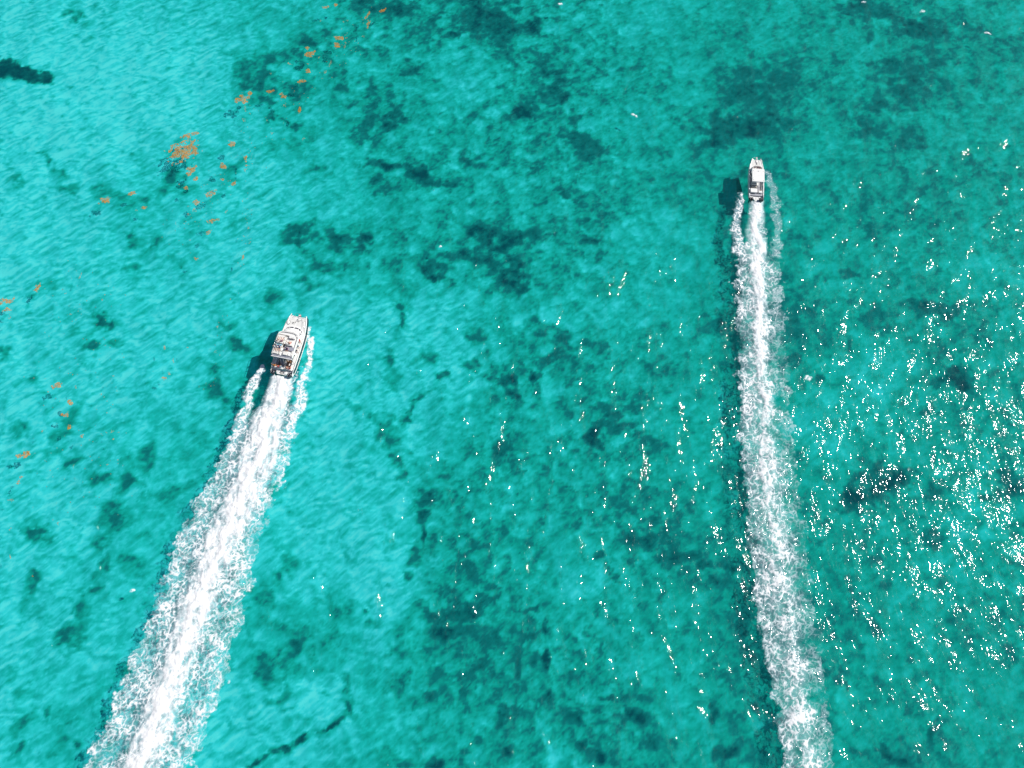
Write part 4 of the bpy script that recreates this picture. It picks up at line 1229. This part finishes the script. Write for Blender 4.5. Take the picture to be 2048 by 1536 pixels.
def person(boat_obj, loc, face, pose, shirt, legs, skin, hair, label, lean=0.0, arms='lap'):
    """face: heading in degrees, 0 looks towards the bow; the origin is the seat, or the deck under the feet"""
    t = {}
    if pose == 'stand':
        hz, back = .90, 0.0
    else:
        hz, back = .11, {'sit': -.06, 'lie': -.42}[pose]
    hip = Vector((0, 0, hz))
    up = Vector((0, back, 1)).normalized()
    waist, chest, neck, head, crown = (hip + up * d for d in (.18, .38, .54, .66, .80))
    if pose == 'lie':
        head += Vector((0, .02, 0))
    V, E, RD = [], [], []

    def add(p, r, parent=None):
        V.append(p)
        RD.append(r)
        if parent is not None:
            E.append((parent, len(V) - 1))
        return len(V) - 1
    i_hip = add(hip, (.15, .12))
    i_w = add(waist, (.14, .11), i_hip)
    i_c = add(chest, (.17, .12), i_w)
    i_n = add(neck, .058, i_c)
    i_h = add(head, .095, i_n)
    i_t = add(crown, .075, i_h)
    add(head + Vector((0, .115, .0)), .018, i_h)                      # nose
    sh = {}
    for s in (-1, 1):
        S = chest + up * .08 + Vector((s * .19, 0, 0))
        a = add(S, .062, i_c)
        if arms == 'lap':
            el = S + Vector((s * .07, .02, -.27))
            wr = el + Vector((-s * .08, .22, -.04))
        elif arms == 'wide':
            el = S + Vector((s * .24, .05, -.10))
            wr = el + Vector((s * .10, .16, .10))
        elif arms == 'up':
            el = S + Vector((s * .16, -.12, .14))
            wr = el + Vector((-s * .18, -.06, .12))
        else:
            el = S + Vector((s * .05, -.02, -.28))
            wr = el + Vector((s * .02, .06, -.24))
        e = add(el, .045, a)
        w = add(wr, .033, e)
        dr = (wr - el).normalized()
        sd_ = dr.cross(Vector((0, 0, 1)))
        sd_ = sd_.normalized() if sd_.length > .1 else Vector((1, 0, 0))
        pm = add(wr + dr * .07, (.040, .018), w)
        for k, ln in enumerate((.062, .072, .068, .052)):
            b = wr + dr * .10 + sd_ * (-.030 + .020 * k)
            f1 = add(b, .0095, pm)
            add(b + dr * ln * .6 + Vector((0, 0, -.018)), .0085, f1)
        th = add(wr + dr * .05 + sd_ * (-.045), .011, w)
        add(wr + dr * .09 + sd_ * (-.060), .0095, th)
        H = hip + Vector((s * .095, 0, -.03))
        h = add(H, .095, i_hip)
        if pose == 'stand':
            kn, an, to = H + Vector((s * .02, .03, -.42)), H + Vector((s * .03, -.01, -.80)), H + Vector((s * .05, .16, -.845))
        elif pose == 'sit':
            kn = H + Vector((s * .06, .44, .03))
            an = kn + Vector((0, .05, -.40))
            to = an + Vector((0, .17, -.04))
        else:
            kn = H + Vector((s * .06, .43, .08))
            an = kn + Vector((s * .03, .42, -.10))
            to = an + Vector((s * .02, .06, .15))
        k = add(kn, .062, h)
        a2 = add(an, .042, k)
        add(to, .036, a2)
        sh[s] = (S, el, wr, H, kn, an)
    # place in the world: boat frame, then the person's own heading
    mw = Matrix.LocRotScale(boat_obj.location, boat_obj.rotation_euler, boat_obj.scale)
    pw = mw @ Vector(loc)
    ez = boat_obj.rotation_euler.z + R(face)
    body = skin_obj('person_src', V, E, RD)
    sv = [hip + up * .02, waist, chest, chest + up * .10]
    se = [(0, 1), (1, 2), (2, 3)]
    sr = [(.165, .135), (.158, .13), (.19, .142), .095]
    for s in (-1, 1):
        S, el, wr, H, kn, an = sh[s]
        n = len(sv)
        sv += [S, S.lerp(el, .6)]
        se += [(2, n), (n, n + 1)]
        sr += [.085, .068]
    shirt_o = skin_obj('shirt_src', sv, se, sr)
    lv, le, lr = [hip + up * .06, hip + Vector((0, 0, -.02))], [(0, 1)], [(.165, .135), (.16, .13)]
    for s in (-1, 1):
        S, el, wr, H, kn, an = sh[s]
        n = len(lv)
        lv += [H, H.lerp(kn, .62)]
        le += [(1, n), (n, n + 1)]
        lr += [.115, .095]
    legs_o = skin_obj('legs_src', lv, le, lr)
    TODO.append((body, shirt_o, legs_o, pw, ez, shirt, legs, skin, hair, label, head, crown, up, lean))


def finish_people():
    bpy.context.view_layer.update()
    dg = bpy.context.evaluated_depsgraph_get()
    for body, shirt_o, legs_o, pw, ez, shirt, legs, skin, hair, label, head, crown, up, lean in TODO:
        ms = []
        for src in (body, shirt_o, legs_o):
            me = bpy.data.meshes.new_from_object(src.evaluated_get(dg))
            ms.append(me)
        root = link('person', ms[0], M[skin])
        root.location = pw
        root.rotation_euler = (0, R(lean), ez)
        tag(root, label, 'person', 'people aboard the boats')
        if shirt:
            link('shirt', ms[1], M[shirt], root)
        link('shorts', ms[2], M[legs], root)
        c = head + up * .075 + Vector((0, -.022, 0))
        MB().ball(c, .108, 1, 1.05, .85, 2).build('hair', M[hair], root, True)
        e = MB()
        for s in (-1, 1):
            e.ball(head + Vector((s * .035, .090, .02)), .012, sub=1)
        e.build('eyes', M['eye'], root)
        me = MB().box(-.024, .024, head.y + .083, head.y + .094, head.z - .052, head.z - .044).build('mouth', M['red'], root)
        for s in (-1, 1):
            MB().ball(head + Vector((s * .098, -.01, .0)), .024, .4, .8, 1.1, 1).build('ear', M[skin], root)
    for t in TODO:
        for src in t[:3]:
            me = src.data
            bpy.data.objects.remove(src)
            if me.users == 0:
                bpy.data.meshes.remove(me)


P = person
P(boat, (-1.62, 5.22, FZ + .345), 0, 'lie', 'white', 'navycloth', 'skin', 'hair', 'person in white top reclining on the front sun pad, nearest the port edge')
P(boat, (-.90, 5.22, FZ + .345), 0, 'lie', 'purple', 'purple', 'skin', 'hair', 'person in dark purple swimwear reclining on the front sun pad with bare legs stretched forward')
P(boat, (.88, 5.02, FZ + .465), 0, 'sit', None, 'pink', 'skin', 'fairhair', 'bare-chested person sitting at the upper helm seat', arms='wide')
P(boat, (-1.56, 3.85, FZ + .345), 180, 'lie', 'blue', 'lightblue', 'skin', 'fairhair', 'person in mid blue shirt lying on the aft sun pad, nearest the port edge', arms='wide')
P(boat, (-.92, 3.85, FZ + .345), 180, 'lie', 'blue', 'navycloth', 'skin', 'hair', 'person in blue shirt and dark shorts lying beside the stair opening', arms='wide')
P(boat, (.68, 3.85, FZ + .305), 180, 'sit', 'purple', 'purple', 'skin', 'hair', 'person in dark purple clothes sitting on the grey seat behind the helm', arms='wide')
P(boat, (2.06, 6.55, 1.36), 60, 'stand', 'red', 'pink', 'skin', 'hair', 'person in red top on the starboard side deck, closest to the bow', arms='wide')
P(boat, (2.06, 5.35, 1.34), 10, 'stand', 'lightblue', 'blue', 'skin', 'hair', 'person in light blue top on the starboard side deck, middle of three')
P(boat, (2.05, 4.35, 1.30), 0, 'stand', 'navycloth', 'lightblue', 'skin', 'hair', 'person in dark top on the starboard side deck, closest to the stern')
P(boat, (1.30, 2.05, 1.185), 90, 'sit', 'brown', 'yellow', 'tan', 'hair', 'person in brown top in the shaded starboard cockpit, closest to the bow of three')
P(boat, (.72, 1.90, .805), -60, 'stand', 'yellow', 'brown', 'tan', 'fairhair', 'person in mustard top standing in the starboard cockpit by the brace')
P(boat, (1.30, 1.35, 1.185), 90, 'sit', 'white', 'brown', 'tan', 'hair', 'person in white top sitting in the starboard cockpit, closest to the stern')
P(boat, (-1.68, .62, 1.295), 0, 'sit', 'orange', 'red', 'tan', 'fairhair', 'person in bright orange top at the port end of the aft bench', arms='wide')
P(boat, (-.85, .58, 1.295), 0, 'sit', 'pink', 'pink', 'skin', 'fairhair', 'person in coral pink clothes in the middle of the aft bench', arms='wide')
P(boat, (-.30, .62, 1.295), 20, 'sit', 'lightblue', 'blue', 'skin', 'fairhair', 'person in light blue top on the aft bench between pink clothes and the ladder')
P(boat, (.95, .58, 1.295), 0, 'sit', None, 'red', 'skin', 'hair', 'bare-chested person in red shorts on the starboard half of the aft bench')
P(boat, (1.65, .62, 1.295), 30, 'sit', 'red', 'white', 'skin', 'hair', 'person in red top and white shorts at the starboard end of the aft bench')
P(bt, (-.70, 6.95, 1.805), 0, 'sit', 'white', 'navycloth', 'skin', 'hair', 'person in white top on the front seat of the smaller boat, port side')
P(bt, (-.12, 6.95, 1.805), 0, 'sit', 'navycloth', 'white', 'skin', 'hair', 'person in dark top in the middle of the front seat of the smaller boat')
P(bt, (.42, 6.95, 1.805), 0, 'sit', 'red', 'red', 'skin', 'hair', 'person in red clothes on the front seat of the smaller boat, starboard side')
finish_people()

# loose things lying about on the boats
def on_boat(b, p):
    return Matrix.LocRotScale(b.location, b.rotation_euler, b.scale) @ Vector(p)


bag = MB().ball((0, 0, .13), .2, 1.1, .8, .65).build('dry_bag', M['orange'], None, True)
bag.location = on_boat(bt, (.92, 1.86, .705))
MB().tube([(-.12, 0, .24), (-.06, 0, .33), (.06, 0, .33), (.12, 0, .24)], .015, 6).build('handle', M['rubber'], bag, True)
tag(bag, 'orange dry bag on the grey cockpit floor of the smaller boat', 'bag')
